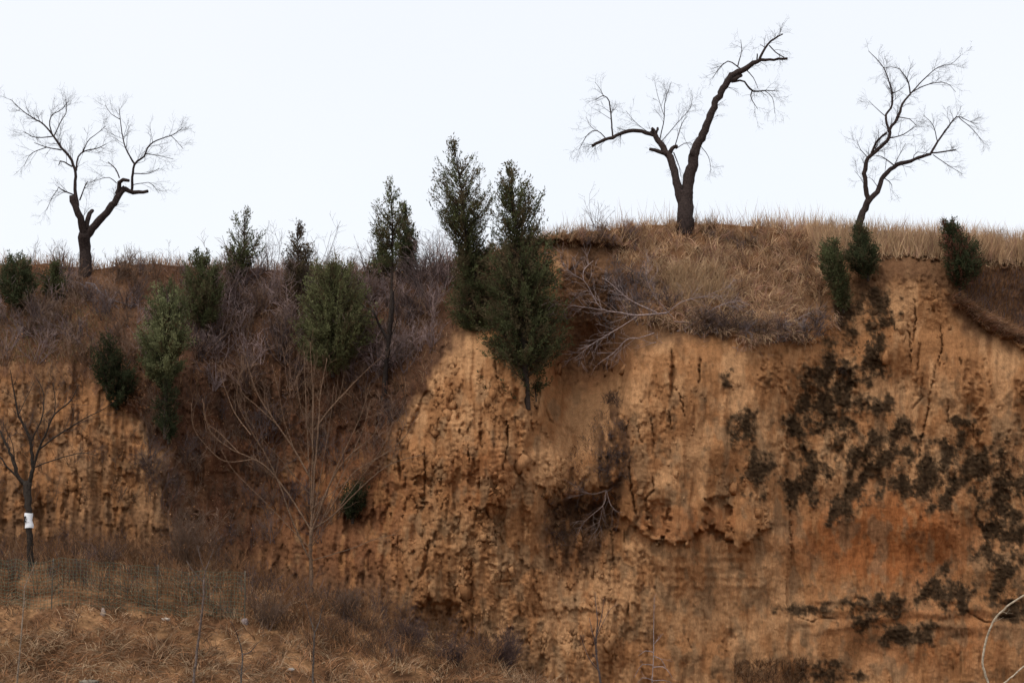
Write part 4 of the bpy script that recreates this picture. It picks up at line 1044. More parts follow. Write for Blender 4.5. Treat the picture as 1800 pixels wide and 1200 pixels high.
# pale dead brush pile hanging in front of the turf slope
def traced_brush(name, label, base, limbs, col, d0=None, nt=(5, 3), cat='branches', drift=0.5, lens=((0.3, 0.9), (0.15, 0.45)), up=0.0, tw_min=0.005):
    bp, d = root_on_wall(*base)
    d = (d if d0 is None else d0) - 0.25
    t = Tree(d, drift)
    t.s = np.array([[base[0], base[1], d]])
    for pts, w in limbs: t.limb(pts, np.asarray(w) * 0.8, 'branch', 5)
    return t.build(name, label, W(base[0], base[1], d), col=np.asarray(col), twig_col=np.asarray(col) * 0.9, nt=nt, lens=lens, up=up, cat=cat, tw_min=tw_min, lvl3=False)
traced_brush('dead_brush', 'pale grey dead brush sprawling over the edge of the turf slope', (1185, 560),
  [([(1172, 550), (1123, 554), (1098, 551), (1063, 545), (1050, 534), (1039, 513), (1026, 493), (1004, 480), (989, 462), (985, 447)], [4.5, 4, 3.6, 3.2, 2.6, 2.2, 2, 1.6, 1.2, 0.9]),
   ([(1026, 493), (1026, 475), (1043, 458)], [1.8, 1.6, 1]), ([(1063, 545), (1028, 540), (995, 536), (970, 533)], [2, 1.6, 1.2, 0.7]),
   ([(1154, 549), (1109, 528), (1072, 497), (1058, 488)], [3, 2.4, 1.8, 1]), ([(1180, 585), (1178, 600), (1162, 600), (1142, 604)], [3, 2.6, 2.2, 1.4]),
   ([(1162, 600), (1154, 612), (1160, 636), (1178, 660)], [2, 1.8, 1.4, 0.9]), ([(1150, 585), (1123, 594), (1103, 596), (1076, 622), (1050, 640)], [2.4, 2, 1.8, 1.4, 0.8]),
   ([(1190, 582), (1206, 577), (1236, 556), (1263, 538), (1305, 527)], [3.4, 3, 2.4, 1.8, 1]), ([(1263, 538), (1269, 549), (1276, 553)], [1.6, 1.2, 0.8]),
   ([(1200, 577), (1215, 595), (1239, 610), (1251, 625), (1250, 650)], [2.8, 2.4, 2, 1.4, 0.8]), ([(1215, 595), (1208, 610), (1203, 622)], [1.8, 1.4, 0.9]),
   ([(1290, 602), (1341, 598), (1380, 589), (1404, 559), (1440, 545)], [2, 2, 1.8, 1.4, 0.8]), ([(1123, 554), (1090, 575), (1040, 605), (1010, 630)], [2, 1.6, 1.2, 0.7]),
   ([(1170, 552), (1200, 530), (1240, 520), (1290, 500)], [2, 1.6, 1.2, 0.7]), ([(1185, 560), (1150, 520), (1135, 480), (1140, 450)], [1.8, 1.5, 1.2, 0.7]),
   ([(1185, 565), (1260, 570), (1320, 580), (1370, 570)], [2, 1.6, 1.2, 0.7]), ([(1240, 595), (1290, 610), (1330, 612)], [1.6, 1.2, 0.8])],
  np.array([0.30, 0.235, 0.22]), nt=(9, 4))
traced_brush('dead_brush', 'grey dead brush drooping below the left pollarded tree', (150, 500),
  [([(135, 500), (118, 510), (113, 540), (112, 560)], [3, 2.6, 2, 1]), ([(140, 498), (155, 510), (168, 545), (172, 600)], [3.4, 3, 2.4, 1]), ([(150, 497), (170, 505), (175, 560), (178, 590)], [3, 2.6, 2, 1]),
   ([(130, 502), (122, 520), (128, 560), (140, 600)], [2.6, 2, 1.6, 0.9]), ([(160, 500), (190, 525), (215, 550), (232, 575)], [2.8, 2.2, 1.6, 0.9]), ([(185, 508), (188, 520), (192, 535), (184, 570)], [3.2, 2.8, 2, 1]),
   ([(190, 525), (220, 534), (258, 545)], [2.2, 1.8, 1]), ([(140, 497), (105, 492), (92, 505), (90, 530)], [2.4, 2, 1.6, 0.9]), ([(150, 500), (148, 540), (138, 580), (120, 610)], [2.4, 2, 1.5, 0.8]),
   ([(160, 505), (158, 550), (160, 605)], [2, 1.6, 0.9])], np.array([0.20, 0.175, 0.185]), nt=(10, 5), up=-0.12)
traced_brush('dead_brush', 'fallen brown branch lying along the far left slope', (190, 605),
  [([(150, 612), (115, 585), (80, 600), (55, 620), (28, 634)], [3, 2.6, 2.4, 2, 1]), ([(148, 610), (118, 592), (90, 570), (70, 560)], [2, 1.8, 1.4, 0.8]), ([(140, 605), (105, 615), (85, 632)], [2, 1.6, 0.9]),
   ([(152, 612), (110, 575), (60, 575), (30, 580)], [2, 1.6, 1.2, 0.7])], np.array([0.15, 0.115, 0.115]), nt=(7, 4))
traced_brush('dead_brush', 'short tangle of pale roots below the gully debris lip', (1065, 865),
  [([(1065, 860), (1062, 885), (1040, 905), (1028, 915)], [2.2, 1.8, 1.4, 0.8]), ([(1066, 862), (1075, 890), (1095, 905)], [2, 1.6, 0.9]), ([(1064, 862), (1040, 868), (1010, 858)], [1.8, 1.4, 0.8]),
   ([(1065, 865), (1085, 850), (1100, 835)], [1.6, 1.2, 0.8]), ([(1063, 870), (1058, 900), (1050, 930)], [1.6, 1.2, 0.7])], np.array([0.22, 0.165, 0.145]), nt=(7, 3), up=-0.05)

# ------------------------------------------------------------------ grass and weeds
STRAW = np.array([0.43, 0.298, 0.178]); STRAW2 = np.array([0.30, 0.192, 0.115]); RUST = np.array([0.265, 0.135, 0.066]); UMB = np.array([0.11, 0.066, 0.042]); PINK = np.array([0.34, 0.205, 0.145])
def blades(m, p, h, lean, cols, w=0.006, droop=0.3, bias=(0, 0, 0), up=1.0, probs=None, per=1, tl=0.0, tint=0.0):
    """curved three-segment blades rooted at p"""
    n = len(p)
    a = rng.uniform(0, 2 * np.pi, n); l = np.abs(rng.normal(size=n)) * lean
    v = np.stack([np.cos(a) * l, np.sin(a) * l, np.full(n, up)], -1) + np.asarray(bias)
    nt_ = n // per
    v = v + np.repeat(rng.normal(size=(nt_, 3)) * np.array([tl, tl, tl * 0.3]), per, 0)
    v /= np.linalg.norm(v, axis=1, keepdims=True)
    L = (rng.uniform(h[0], h[1], n) * rng.choice([1, 1, 1, 0.6], n) * np.repeat(rng.uniform(0.7, 1.2, nt_), per))[:, None]
    s = np.cross(v, rng.normal(size=(n, 3)) + np.array([0, 2.0, 0])); s /= np.linalg.norm(s, axis=1, keepdims=True) + 1e-9
    ww = w * rng.uniform(0.6, 1.5, (n, 1))
    pts = [p]; q = p
    for k in range(3):
        v = v + 0.12 * rng.normal(size=v.shape) + np.array([0, 0, -droop * (k > 0)]) * rng.uniform(0.2, 1, (n, 1)); v /= np.linalg.norm(v, axis=1, keepdims=True)
        q = q + v * L / 3; pts.append(q)
    vv = np.stack([pts[0] - s * ww, pts[0] + s * ww, pts[1] - s * ww, pts[1] + s * ww, pts[2] - s * ww * 0.7, pts[2] + s * ww * 0.7, pts[3]], 1)
    k = (np.arange(n) * 7)[:, None]
    Q = np.concatenate([k + np.array([[0, 1, 3, 2]]), k + np.array([[2, 3, 5, 4]])])
    T = k + np.array([[4, 5, 6]])
    ci = rng.choice(len(cols), n, p=probs)
    if per > 1: ci = np.where(rng.uniform(0, 1, n) < 0.6, np.repeat(rng.choice(len(cols), nt_, p=probs), per), ci)
    c = np.asarray(cols)[ci] * (1 + 0.25 * rng.uniform(-1, 1, (n, 1))) * np.repeat(1 + tint * rng.uniform(-1, 1, (nt_, 1)), per, 0)
    m.add(vv.reshape(-1, 3), Q, T, np.repeat(c, 7, 0))

def tufts(poly, n_tuft, per, spread_px, fn=on_wall):
    t = scatter(poly, n_tuft)
    q = np.repeat(t, per, 0) + rng.normal(size=(n_tuft * per, 2)) * spread_px
    return fn(q[:, 0], q[:, 1])

# turf mound in the middle
MOUND = [(960, 418), (1000, 410), (1100, 402), (1200, 396), (1300, 398), (1400, 406), (1480, 420), (1475, 450), (1450, 520), (1435, 570), (1400, 592), (1300, 584), (1240, 575), (1180, 555), (1130, 510), (1100, 470), (1060, 440), (960, 428)]
m = MB()
blades(m, tufts(MOUND, 820, 16, 2.6), (0.16, 0.5), 0.45, [STRAW * 1.35, STRAW2 * 1.4, PINK * 1.2, UMB], 0.006, 0.45, (0, -0.45, 0), probs=[.33, .33, .20, .14], per=16, tl=0.55, tint=0.25)
blades(m, tufts([(1130, 480), (1260, 470), (1420, 520), (1440, 575), (1390, 600), (1290, 594), (1190, 575), (1130, 540)], 230, 14, 3.0), (0.2, 0.55), 0.4, [STRAW * 1.3, STRAW2 * 1.3, PINK * 1.1, UMB], 0.006, 0.5, (0, -0.8, -0.2), up=0.5, probs=[.28, .36, .22, .14], per=14, tl=0.6, tint=0.25)
blades(m, tufts([(1150, 480), (1260, 480), (1290, 540), (1200, 540)], 120, 16, 4), (0.35, 0.7), 0.4, [STRAW * 1.1, STRAW], 0.006, 0.4, (0.1, -0.4, 0), per=16, tl=0.35, tint=0.15)
x = rng.uniform(1095, 1470, 3600); y = np.interp(x, [1080, 1120, 1180, 1240, 1300, 1380, 1440, 1470], [530, 560, 575, 585, 592, 600, 590, 560]) + 16 * gnoise(x / 38, x * 0 + 0.7, 34) + rng.normal(size=len(x)) * 6 - 6
x = x[(k := gnoise(x / 15, x * 0 + 4.4, 95) > rng.uniform(-0.6, 0.5, len(x)))]; y = y[k]
p = on_wall(x, y); p[:, 1] -= 0.1; blades(m, p, (0.15, 0.5), 0.5, [STRAW * 1.1, STRAW2 * 1.2, PINK, UMB], 0.005, 0.6, (0, -0.7, -0.3), up=0.1)
tag(m.build('dry_grass', M_GRASS), 'straw-coloured dry grass draped over the mound around the broken-topped tree', None, None, 'stuff')
# rim of the right plateau
m = MB()
RIMR = [(1420, 412), (1500, 424), (1560, 426), (1660, 430), (1740, 436), (1860, 444), (1860, 468), (1740, 462), (1650, 452), (1600, 448), (1500, 452), (1440, 450)]
blades(m, tufts(RIMR, 900, 16, 3.6), (0.22, 0.78), 0.2, [STRAW * 1.15, STRAW * 1.35, STRAW2 * 1.2, PINK * 1.1], 0.005, 0.16, probs=[.4, .25, .2, .15], per=16, tl=0.18, tint=0.15)
x = rng.uniform(1330, 1860, 9000); x = x[gnoise(x / 23, x * 0 + 2.2, 91) + 0.6 * gnoise(x / 7, x * 0 + 5.2, 92) > rng.uniform(-0.7, 0.6, len(x))]
p = plateau(x, 0); p[:, 1] += rng.uniform(0, 1.6, len(p)); blades(m, p, (0.12, 0.75), 0.25, [STRAW * 1.25, PINK * 1.15, STRAW2 * 1.2], 0.004, 0.14, probs=[.45, .3, .25])
x = rng.uniform(1460, 1860, 1500); x = x[gnoise(x / 12, x * 0 + 1.4, 97) > rng.uniform(-0.3, 0.6, len(x))]; y = np.interp(x, [1440, 1480, 1540, 1600, 1650, 1700, 1760, 1830], [455, 452, 450, 447, 452, 462, 462, 466]) + rng.normal(size=len(x)) * 4
p = on_wall(x, y); p[:, 1] -= 0.05; blades(m, p, (0.1, 0.32), 0.5, [STRAW, STRAW2, UMB], 0.0045, 0.6, (0, -0.6, -0.2), up=0.1)
tag(m.build('dry_grass', M_GRASS), 'tall pale dry grass standing along the right cliff rim', None, None, 'stuff')
m = MB()
x = rng.uniform(930, 1450, 7000); x = x[gnoise(x / 23, x * 0 + 2.2, 93) + 0.6 * gnoise(x / 7, x * 0 + 5.2, 94) > rng.uniform(-0.7, 0.6, len(x))]
p = plateau(x, 0); p[:, 1] += rng.uniform(0, 1.5, len(p)); blades(m, p, (0.08, 0.5), 0.35, [STRAW, STRAW2, PINK], 0.004, 0.2)
p = plateau(rng.uniform(990, 1450, 160), 0.2); blades(m, p, (0.5, 0.85), 0.2, [PINK, STRAW2], 0.0035, 0.1)
tag(m.build('dry_grass', M_GRASS), 'short dry grass along the skyline of the mound', None, None, 'stuff')
m = MB()
p = plateau(rng.uniform(-60, 960, 6500), 0); p[:, 1] += rng.uniform(-0.2, 1.6, len(p)); blades(m, p, (0.12, 0.48), 0.4, [PINK, STRAW2, RUST, STRAW], 0.005, 0.2, probs=[.4, .25, .2, .15])
for k in range(26):
    b = plateau(rng.uniform(-20, 760), rng.uniform(0, 0.6))[0]
    A, B, C = bush_polys(b, 5, rng.uniform(0.35, 0.75), 0.8, side=(3, 2)); cc = PURP * rng.uniform(0.9, 1.5)
    m.tubes(A[0], A[1] * 0.7, 3, cc); m.tubes(B[0], B[1], 3, cc); m.tubes(C[0], C[1] * 1.1, 2, cc)
tag(m.build('dry_grass', M_GRASS), 'reddish dry grass and weed stems along the left skyline', None, None, 'stuff')
# left slope litter, weeds and leaves
m = MB()
SLOPE = [(-40, 475), (340, 475), (820, 490), (820, 560), (740, 690), (640, 760), (440, 800), (300, 800), (220, 700), (-40, 650)]
q = scatter(SLOPE, 8000); blades(m, on_wall(q[:, 0], q[:, 1]), (0.10, 0.38), 0.9, [UMB, RUST, STRAW2, PURP * 1.3], 0.005, 0.3, (0, -0.4, 0), probs=[.35, .3, .2, .15])
q = scatter([(-30, 500), (120, 510), (200, 560), (170, 640), (-30, 640)], 2500); blades(m, on_wall(q[:, 0], q[:, 1]), (0.12, 0.35), 0.8, [STRAW2, RUST, np.array([0.2, 0.17, 0.08])], 0.005, 0.3, (0, -0.4, 0))
tag(m.build('slope_weeds', M_GRASS), 'withered brown weeds matting the left slope', None, None, 'stuff')
m = MB()
q = scatter(SLOPE, 2200); p = on_wall(q[:, 0], q[:, 1]); p[:, 1] -= rng.uniform(0, 0.35, len(p)); p[:, 2] += rng.uniform(0, 0.3, len(p)); leaf_quads(m, p, (0.025, 0.07), np.array([0.24, 0.125, 0.065]), 0.6)
q = scatter([(250, 760), (480, 820), (520, 1000), (300, 1040), (240, 900)], 700); p = on_wall(q[:, 0], q[:, 1]); p[:, 1] -= rng.uniform(0, 0.6, len(p)); leaf_quads(m, p, (0.025, 0.06), np.array([0.3, 0.17, 0.09]), 0.6)
tag(m.build('dry_leaves', M_GRASS), 'scattered dry brown leaves caught in the brush of the left slope', None, None, 'stuff')
# ledge of grass at the far right and weeds above it
m = MB()
tl = rng.uniform(0, 1, 3600); x = 1672 + tl * 190; y = np.interp(x, [1670, 1690, 1740, 1800, 1900], [526, 538, 571, 601, 632]) + rng.normal(size=len(x)) * 4.5
blades(m, on_wall(x, y), (0.2, 0.5), 0.35, [RUST * 1.1, STRAW2, PINK, UMB], 0.0055, 0.55, (0.35, -0.9, 0.1), up=0.3)
q = scatter([(1680, 478), (1860, 480), (1860, 600), (1800, 580), (1700, 530)], 2600); blades(m, on_wall(q[:, 0], q[:, 1]), (0.12, 0.42), 0.6, [UMB, RUST * 0.7, PURP], 0.005, 0.3, (0, -0.3, 0))
tag(m.build('dry_grass', M_GRASS), 'rusty grass drooping over the slanting ledge at the far right', None, None, 'stuff')
# crumbs of weed on the wall faces and in the gully
m = MB()
q = np.vstack([scatter([(1050, 720), (1105, 740), (1100, 820), (1030, 850), (990, 870), (1000, 800)], 1100), scatter([(950, 860), (1080, 880), (1060, 960), (960, 980)], 700)])
blades(m, on_wall(q[:, 0], q[:, 1]), (0.06, 0.2), 1.0, [UMB, PURP, RUST * 0.8], 0.004, 0.4, (0, -0.5, 0))
for cx, cy, rx, ry in MOSS:
    k = int(rx * ry * 0.06)
    a = rng.uniform(0, 6.28, k); r = np.sqrt(rng.uniform(0, 1, k)) * 0.8
    blades(m, on_wall(cx + rx * r * np.cos(a), cy + ry * r * np.sin(a)), (0.03, 0.10), 1.0, [np.array([0.055, 0.038, 0.022]), np.array([0.10, 0.062, 0.034]), np.array([0.055, 0.046, 0.024])], 0.006, 0.5, (0, -0.5, -0.2))
q = scatter([(1290, 1165), (1420, 1160), (1420, 1215), (1290, 1215)], 1400); blades(m, on_wall(q[:, 0], q[:, 1]), (0.12, 0.4), 0.7, [UMB, STRAW2, RUST * 0.7], 0.005, 0.3, (0, -0.5, 0))
tag(m.build('wall_weeds', M_GRASS), 'small dead weeds and moss tufts clinging to the bare wall', None, None, 'stuff')

# ------------------------------------------------------------------ foreground bank
def ground_tufts(x0, x1, d0, d1, n, per, sp):
    c = np.column_stack([rng.uniform(x0, x1, n), rng.uniform(d0, d1, n)])
    c = np.repeat(c, per, 0); x = (c[:, 0] - 900) / F * c[:, 1] + rng.normal(size=len(c)) * sp; y = c[:, 1] - D0 + rng.normal(size=len(c)) * sp
    return np.stack([x, y, ground_z(x, y)], -1)
m = MB()
blades(m, ground_tufts(-60, 1000, 29.5, 38.5, 1300, 16, 0.10), (0.15, 0.45), 0.8, [STRAW2, STRAW * 0.85, RUST, UMB], 0.0055, 0.5, probs=[.27, .18, .4, .15], per=16, tl=0.8, tint=0.35)
blades(m, ground_tufts(-60, 500, 30, 33.5, 420, 18, 0.14), (0.25, 0.6), 0.7, [STRAW * 0.8, STRAW2 * 0.9, RUST], 0.0055, 0.8, up=0.35, probs=[.25, .35, .4], per=18, tl=1.3, tint=0.35)
tag(m.build('dry_grass', M_GRASS), 'flattened straw and dry grass on the near left bank', None, None, 'stuff')
m = MB()
blades(m, ground_tufts(-60, 720, 35.4, 39.5, 700, 12, 0.12), (0.15, 0.6), 0.4, [RUST * 0.95, UMB, STRAW2 * 0.9, PURP], 0.0045, 0.2, probs=[.4, .3, .2, .1], per=12, tl=0.4, tint=0.4)
for k in range(240):
    b = on_ground(rng.uniform(-20, 860), rng.uniform(35.3, 39.3))[0]
    A, B, C = bush_polys(b, 6, rng.uniform(0.4, 0.95), 0.7, side=(3, 3)); cc = [RUST * 0.6, UMB, PURP * 0.7, RUST * 0.9][rng.integers(4)] * rng.uniform(0.8, 1.2)
    m.tubes(A[0], A[1] * 0.7, 3, cc); m.tubes(B[0], B[1], 3, cc); m.tubes(C[0], C[1] * 1.1, 2, cc)
tag(m.build('tall_weeds', M_GRASS), 'reddish-brown dead weeds standing along the foot of the wall', None, None, 'stuff')
m = MB()
p = ground_tufts(-60, 900, 30, 38.5, 2600, 1, 0.1); p[:, 2] += 0.02; leaf_quads(m, p, (0.03, 0.09), np.array([0.25, 0.135, 0.07]), 0.6)
tag(m.build('leaf_litter', M_GRASS), 'brown leaf litter strewn over the near bank', None, None, 'stuff')
for (x, d, h, sp, n, lab) in [(890, 37.6, 0.95, 0.8, 22, 'dense dark purple bush at the wall foot, right of the low hollow'), (720, 37.0, 0.7, 0.9, 18, 'low dark bush at the wall foot, below the low hollow'),
                              (800, 36.2, 0.6, 1.0, 16, 'low dark bush in front of the low hollow at the bottom edge'), (470, 35.4, 0.8, 0.8, 12, 'brown twiggy bush on the bank below the pale young tree'),
                              (330, 37.6, 1.3, 0.6, 14, 'reddish dead bush against the wall behind the two-twigged sapling'), (610, 37.6, 0.8, 0.9, 14, 'brown twiggy bush right of the pale young tree base')]:
    shrub(lab, (x, 0), h, sp, n * 2, np.array([0.085, 0.055, 0.048]) if 'purple' in lab or 'dark' in lab else BRN * 0.8, d=d, ground=True, side=(6, 4), leaves=30)

traced_brush('dead_snag', 'black broken snag beside the long crooked conifer trunk', (676, 690), [([(677, 692), (680, 640), (684, 600), (691, 540), (690, 512)], [8, 8, 8, 7, 6]), ([(684, 602), (668, 572), (655, 545)], [7, 6, 4]), ([(657, 548), (645, 542), (632, 532)], [2.6, 2, 1.2]),
   ([(684, 598), (694, 575), (700, 552)], [3, 2, 1]), ([(680, 640), (660, 622), (640, 618), (625, 625)], [2.4, 2, 1.6, 1]), ([(679, 650), (700, 630), (715, 625)], [2.4, 1.8, 1])], np.array([0.028, 0.022, 0.02]), nt=(5, 3))
# angular clods breaking out of the crumbly faces and lying on the debris
def clods(m, px, py, size, sink):
    n = len(px)
    p = on_wall(px, py); c, _ = earth_colour(np.asarray(px, float), np.asarray(py, float))
    q = np.array([[x, y, z] for x in (-1, 1) for y in (-1, 1) for z in (-1, 1)], float)
    sz = size[:, None] * rng.uniform(0.6, 1.3, (n, 3)) * np.array([0.8, 0.7, 1.3])
    v = q[None] * sz[:, None] * (1 + 0.35 * rng.normal(size=(n, 8, 3)).clip(-1, 1))
    a = rng.normal(size=n) * 0.5; ca, sa = np.cos(a)[:, None], np.sin(a)[:, None]
    v = np.stack([v[..., 0] * ca - v[..., 2] * sa, v[..., 1], v[..., 0] * sa + v[..., 2] * ca], -1)
    b = rng.uniform(0, 6.28, n); cb, sb = np.cos(b)[:, None], np.sin(b)[:, None]
    v = np.stack([v[..., 0] * cb - v[..., 1] * sb, v[..., 0] * sb + v[..., 1] * cb, v[..., 2]], -1)
    v = v + p[:, None] + np.array([0, 1.0, 0]) * (size * sink)[:, None, None]
    f = np.array([[0, 1, 3, 2], [4, 6, 7, 5], [0, 4, 5, 1], [2, 3, 7, 6], [0, 2, 6, 4], [1, 5, 7, 3]])
    Q = (np.arange(n)[:, None, None] * 8 + f[None]).reshape(-1, 4)
    m.add(v.reshape(-1, 3), Q, None, np.repeat(c * rng.uniform(0.85, 1.1, (n, 1)), 8, 0))
m = MB()
q = scatter([(-30, 660), (200, 690), (240, 900), (-30, 930)], 1500); q2 = scatter([(700, 760), (830, 600), (930, 720), (950, 1000), (930, 1150), (780, 1090), (650, 1060), (640, 900)], 4200)
q3 = scatter([(945, 800), (1090, 800), (1090, 900), (1100, 1180), (940, 1190)], 1700); q4 = scatter([(1100, 640), (1380, 640), (1380, 960), (1120, 930)], 700); q5 = scatter([(960, 430), (1100, 440), (1100, 680), (970, 690)], 900)
q6 = scatter([(1480, 465), (1700, 465), (1690, 640), (1500, 640)], 700)
q = np.vstack([q, q2, q3, q4, q5, q6]); q = q[gnoise(q[:, 0] / 40, q[:, 1] / 55, 96) > rng.uniform(0.0, 0.7, len(q))]
clods(m, q[:, 0], q[:, 1], np.exp(rng.normal(size=len(q)) * 0.6) * 0.026, 0.35)
tag(m.build('earth_clods', M_EARTH), 'crumbling tan earth clods studding the rough wall faces', None, None, 'stuff')
# thin saplings whose feet are below the picture or on the bank
def sapling(name, label, d, limbs, col, nt=(3, 2), lens=((0.15, 0.35), (0.06, 0.15)), up=0.05, cat='sapling'):
    x = limbs[0][0][0][0]
    g = on_ground(x, d)[0]; _, gp = to_px(g)
    t = Tree(d, 0.3)
    pts, w = limbs[0]
    t.limb([(x, gp + 3)] + [q for q in pts if q[1] < gp - 4], w, 'stem', 6, 0)
    for pts, w in limbs[1:]: t.limb(pts, w, 'branch', 5)
    return t.build(name, label, g, col=np.asarray(col), twig_col=np.asarray(col), nt=nt, lens=lens, up=up, cat=cat)
sapling('sapling', 'thin grey sapling with two raised twigs on the near left bank', 30.0, [([(340, 1205), (348, 1130), (357, 1060), (358, 1018)], [5, 4.5, 4, 3]), ([(357, 1022), (340, 1004), (328, 985)], [2, 1.6, 1]), ([(358, 1050), (345, 1038), (336, 1030)], [1.6, 1.2, 0.8]),
        ([(359, 1002), (352, 980), (347, 958)], [1.6, 1.2, 0.8]), ([(359, 1018), (361, 1002), (366, 990), (375, 966)], [2, 1.8, 1.2, 0.8]), ([(357, 1055), (375, 1040), (382, 1024)], [1.6, 1.2, 0.8])], (0.13, 0.10, 0.085), nt=(0.6, 1))
sapling('sapling', 'slender pale stick leaning at the far left of the bank', 31.0, [([(30, 1200), (37, 1120), (42, 1060), (44, 1030), (58, 1000), (64, 985)], [3.6, 3.2, 2.8, 2.4, 1.8, 1])], (0.20, 0.155, 0.115), nt=(0.5, 1))
sapling('sapling', 'straight dark sapling with a forked top below the pale young tree', 32.0, [([(550, 1195), (551, 1150), (553, 1110)], [4, 3.6, 3]), ([(553, 1112), (545, 1085), (538, 1060)], [2, 1.5, 0.8]), ([(553, 1112), (562, 1090), (567, 1062)], [2, 1.6, 0.8])], (0.10, 0.082, 0.07), nt=(3, 2))
sapling('sapling', 'crooked dark sapling with a side branch on the near bank', 31.5, [([(424, 1195), (426, 1160), (426, 1148)], [3.6, 3.2, 3]), ([(426, 1150), (440, 1145), (452, 1130), (460, 1125)], [2.2, 1.8, 1.4, 0.8]), ([(426, 1148), (420, 1125), (408, 1095), (404, 1090)], [2.4, 2, 1.4, 0.9])], (0.085, 0.07, 0.06), nt=(3, 2))
sapling('sapling', 'dark many-stemmed sapling at the bottom centre before the pale wall', 33.0, [([(1056, 1200), (1048, 1150), (1048, 1120)], [4, 3.6, 3]), ([(1048, 1122), (1050, 1090), (1047, 1055), (1046, 1040)], [2.4, 2, 1.4, 0.8]), ([(1048, 1118), (1057, 1085), (1062, 1050)], [2, 1.6, 0.8]),
        ([(1050, 1145), (1040, 1105), (1036, 1085)], [2.2, 1.8, 1]), ([(1054, 1180), (1035, 1155), (1020, 1115)], [2, 1.6, 0.9]), ([(1048, 1120), (1070, 1075), (1085, 1060)], [1.4, 1, 0.6])], (0.085, 0.062, 0.055), nt=(3, 2))
sapling('sapling', 'thin pale thorny stem with arching twigs at the bottom centre', 30.0, [([(1146, 1205), (1149, 1150), (1149, 1110), (1150, 1050)], [2.0, 1.7, 1.4, 0.8]), ([(1149, 1146), (1135, 1143), (1122, 1152)], [1.6, 1.3, 0.8]), ([(1149, 1152), (1162, 1158), (1170, 1172)], [1.6, 1.3, 0.8]),
        ([(1147, 1168), (1128, 1168), (1115, 1190)], [1.8, 1.4, 0.9]), ([(1148, 1172), (1168, 1172), (1182, 1190)], [1.6, 1.3, 0.8]), ([(1147, 1195), (1130, 1190), (1117, 1205)], [1.4, 1.2, 0.8]), ([(1147, 1196), (1170, 1195), (1185, 1202)], [1.4, 1.2, 0.8]), ([(1151, 1130), (1158, 1120)], [1.2, 0.7])], (0.26, 0.21, 0.20), nt=(2, 1))
sapling('sapling', 'pale curving bough at the bottom right corner before the mossy wall', 28.0, [([(1740, 1215), (1734, 1190), (1727, 1165), (1732, 1130), (1740, 1105), (1755, 1080), (1785, 1055), (1820, 1036)], [4.2, 4.2, 4.2, 4, 4, 3.8, 3.4, 3]), ([(1738, 1215), (1768, 1198), (1800, 1170), (1830, 1150)], [3.2, 3, 2.8, 2.2]),
        ([(1762, 1074), (1770, 1078)], [1.6, 0.8])], (0.40, 0.33, 0.24), nt=(0.4, 1))

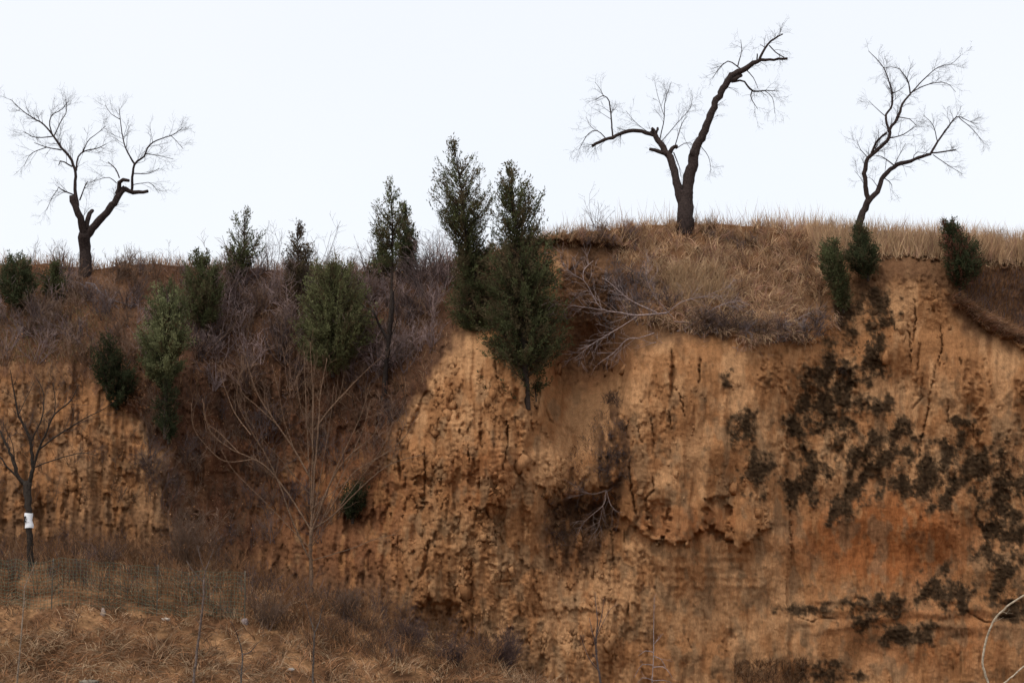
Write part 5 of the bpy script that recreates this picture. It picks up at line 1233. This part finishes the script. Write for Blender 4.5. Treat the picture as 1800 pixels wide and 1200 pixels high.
# green wire fence before the wall
fx = [(-80, 34.5), (90, 34.5), (275, 34.8), (430, 35.3)]
fb = [on_ground(a, b)[0] for a, b in fx]
fence = thing('wire_fence', 'green wire mesh fence half hidden in weeds before the left wall', 'fence', fb[1])
for p in fb:
    mm = MB(); q = np.linspace(0, 1, 6)[:, None]
    tp = p + np.array([rng.normal() * 0.06, 0.03, 1.12])
    mm.tubes((p - np.array([0, 0, 0.2])) + (tp - p + np.array([0, 0, 0.2])) * q, np.full(6, 0.011), 6, (0.10, 0.085, 0.065), 0.05, cap=True)
    mm.build('post', M_WIRE, fence, fb[1], smooth=True)
for a, b in zip(fb[:-1], fb[1:]):
    mm = MB(); L = np.linalg.norm(b - a); nv = int(L / 0.075)
    for k in range(nv + 1):
        s = k / nv; p = a + (b - a) * s; sag = 0.05 * math.sin(math.pi * s)
        z0 = ground_z(p[0], p[1]); mm.tubes(np.array([[p[0], p[1], z0], [p[0] + 0.01, p[1] - 0.02, z0 + 0.5], [p[0], p[1], z0 + 1.06 - sag]]), np.full(3, 0.0032), 3, (0.075, 0.12, 0.08))
    for hgt in np.linspace(0.06, 1.06, 13):
        s = np.linspace(0, 1, 12); P = a + (b - a) * s[:, None]
        P[:, 2] = ground_z(P[:, 0], P[:, 1]) + hgt - 0.05 * np.sin(np.pi * s) * hgt; mm.tubes(P, np.full(12, 0.0036), 3, (0.075, 0.12, 0.08))
    o = mm.build('wire_mesh', M_WIRE, fence, fb[1]); o['kind'] = 'stuff'

# stones lying on the bank
def stone(label, px, d, sx, sz, col, seed, lift=0.3):
    g = on_ground(px, d)[0]
    n1, n2 = 7, 10
    th = np.linspace(0.05, math.pi - 0.05, n1)[:, None]; ph = np.linspace(0, 2 * math.pi, n2, endpoint=False)[None]
    r = 1 + 0.30 * np.random.default_rng(seed).normal(size=(n1, n2)).clip(-1.2, 1.2); r[0] = r[0].mean(); r[-1] = r[-1].mean()
    x = sx * r * np.sin(th) * np.cos(ph); y = sx * 0.8 * r * np.sin(th) * np.sin(ph); z = sz * r * np.cos(th) * np.ones_like(ph)
    v = np.stack([x, y, z + sz * lift], -1).reshape(-1, 3) + g
    ii = np.arange(n1 * n2).reshape(n1, n2); nx = np.roll(ii, -1, 1)
    m = MB(); m.add(v, np.stack([ii[:-1], ii[1:], nx[1:], nx[:-1]], -1).reshape(-1, 4), [[ii[0, 0], ii[0, k], ii[0, k + 1]] for k in range(1, n2 - 1)], col)
    return tag(m.build('stone', M_STONE, None, g), label, 'stone', 'stones on the bank')
stone('upright pale stone among weeds in the left of the bank', 181, 34.4, 0.055, 0.12, (0.28, 0.215, 0.175), 1, 0.2)
stone('pinkish pale stone right of the two-twigged sapling', 430, 35.2, 0.07, 0.10, (0.22, 0.17, 0.155), 2, 0.0)
stone('half-buried grey rounded stone low on the near left bank', 157, 31.6, 0.19, 0.10, (0.20, 0.17, 0.13), 3, 0.25)
stone('small flat pale stone lying below the pinkish one', 512, 33.6, 0.08, 0.035, (0.33, 0.28, 0.24), 4, 0.2)
stone('small flat stone behind the two-twigged sapling', 292, 34.6, 0.10, 0.035, (0.42, 0.36, 0.30), 5, 0.2)
stone('tiny whitish stone at the bottom edge of the left bank', 199, 31.2, 0.06, 0.03, (0.55, 0.47, 0.38), 6, 0.3)
stone('dark rough stone near the crooked dark sapling', 385, 31.8, 0.11, 0.08, (0.14, 0.10, 0.075), 7, 0.1)
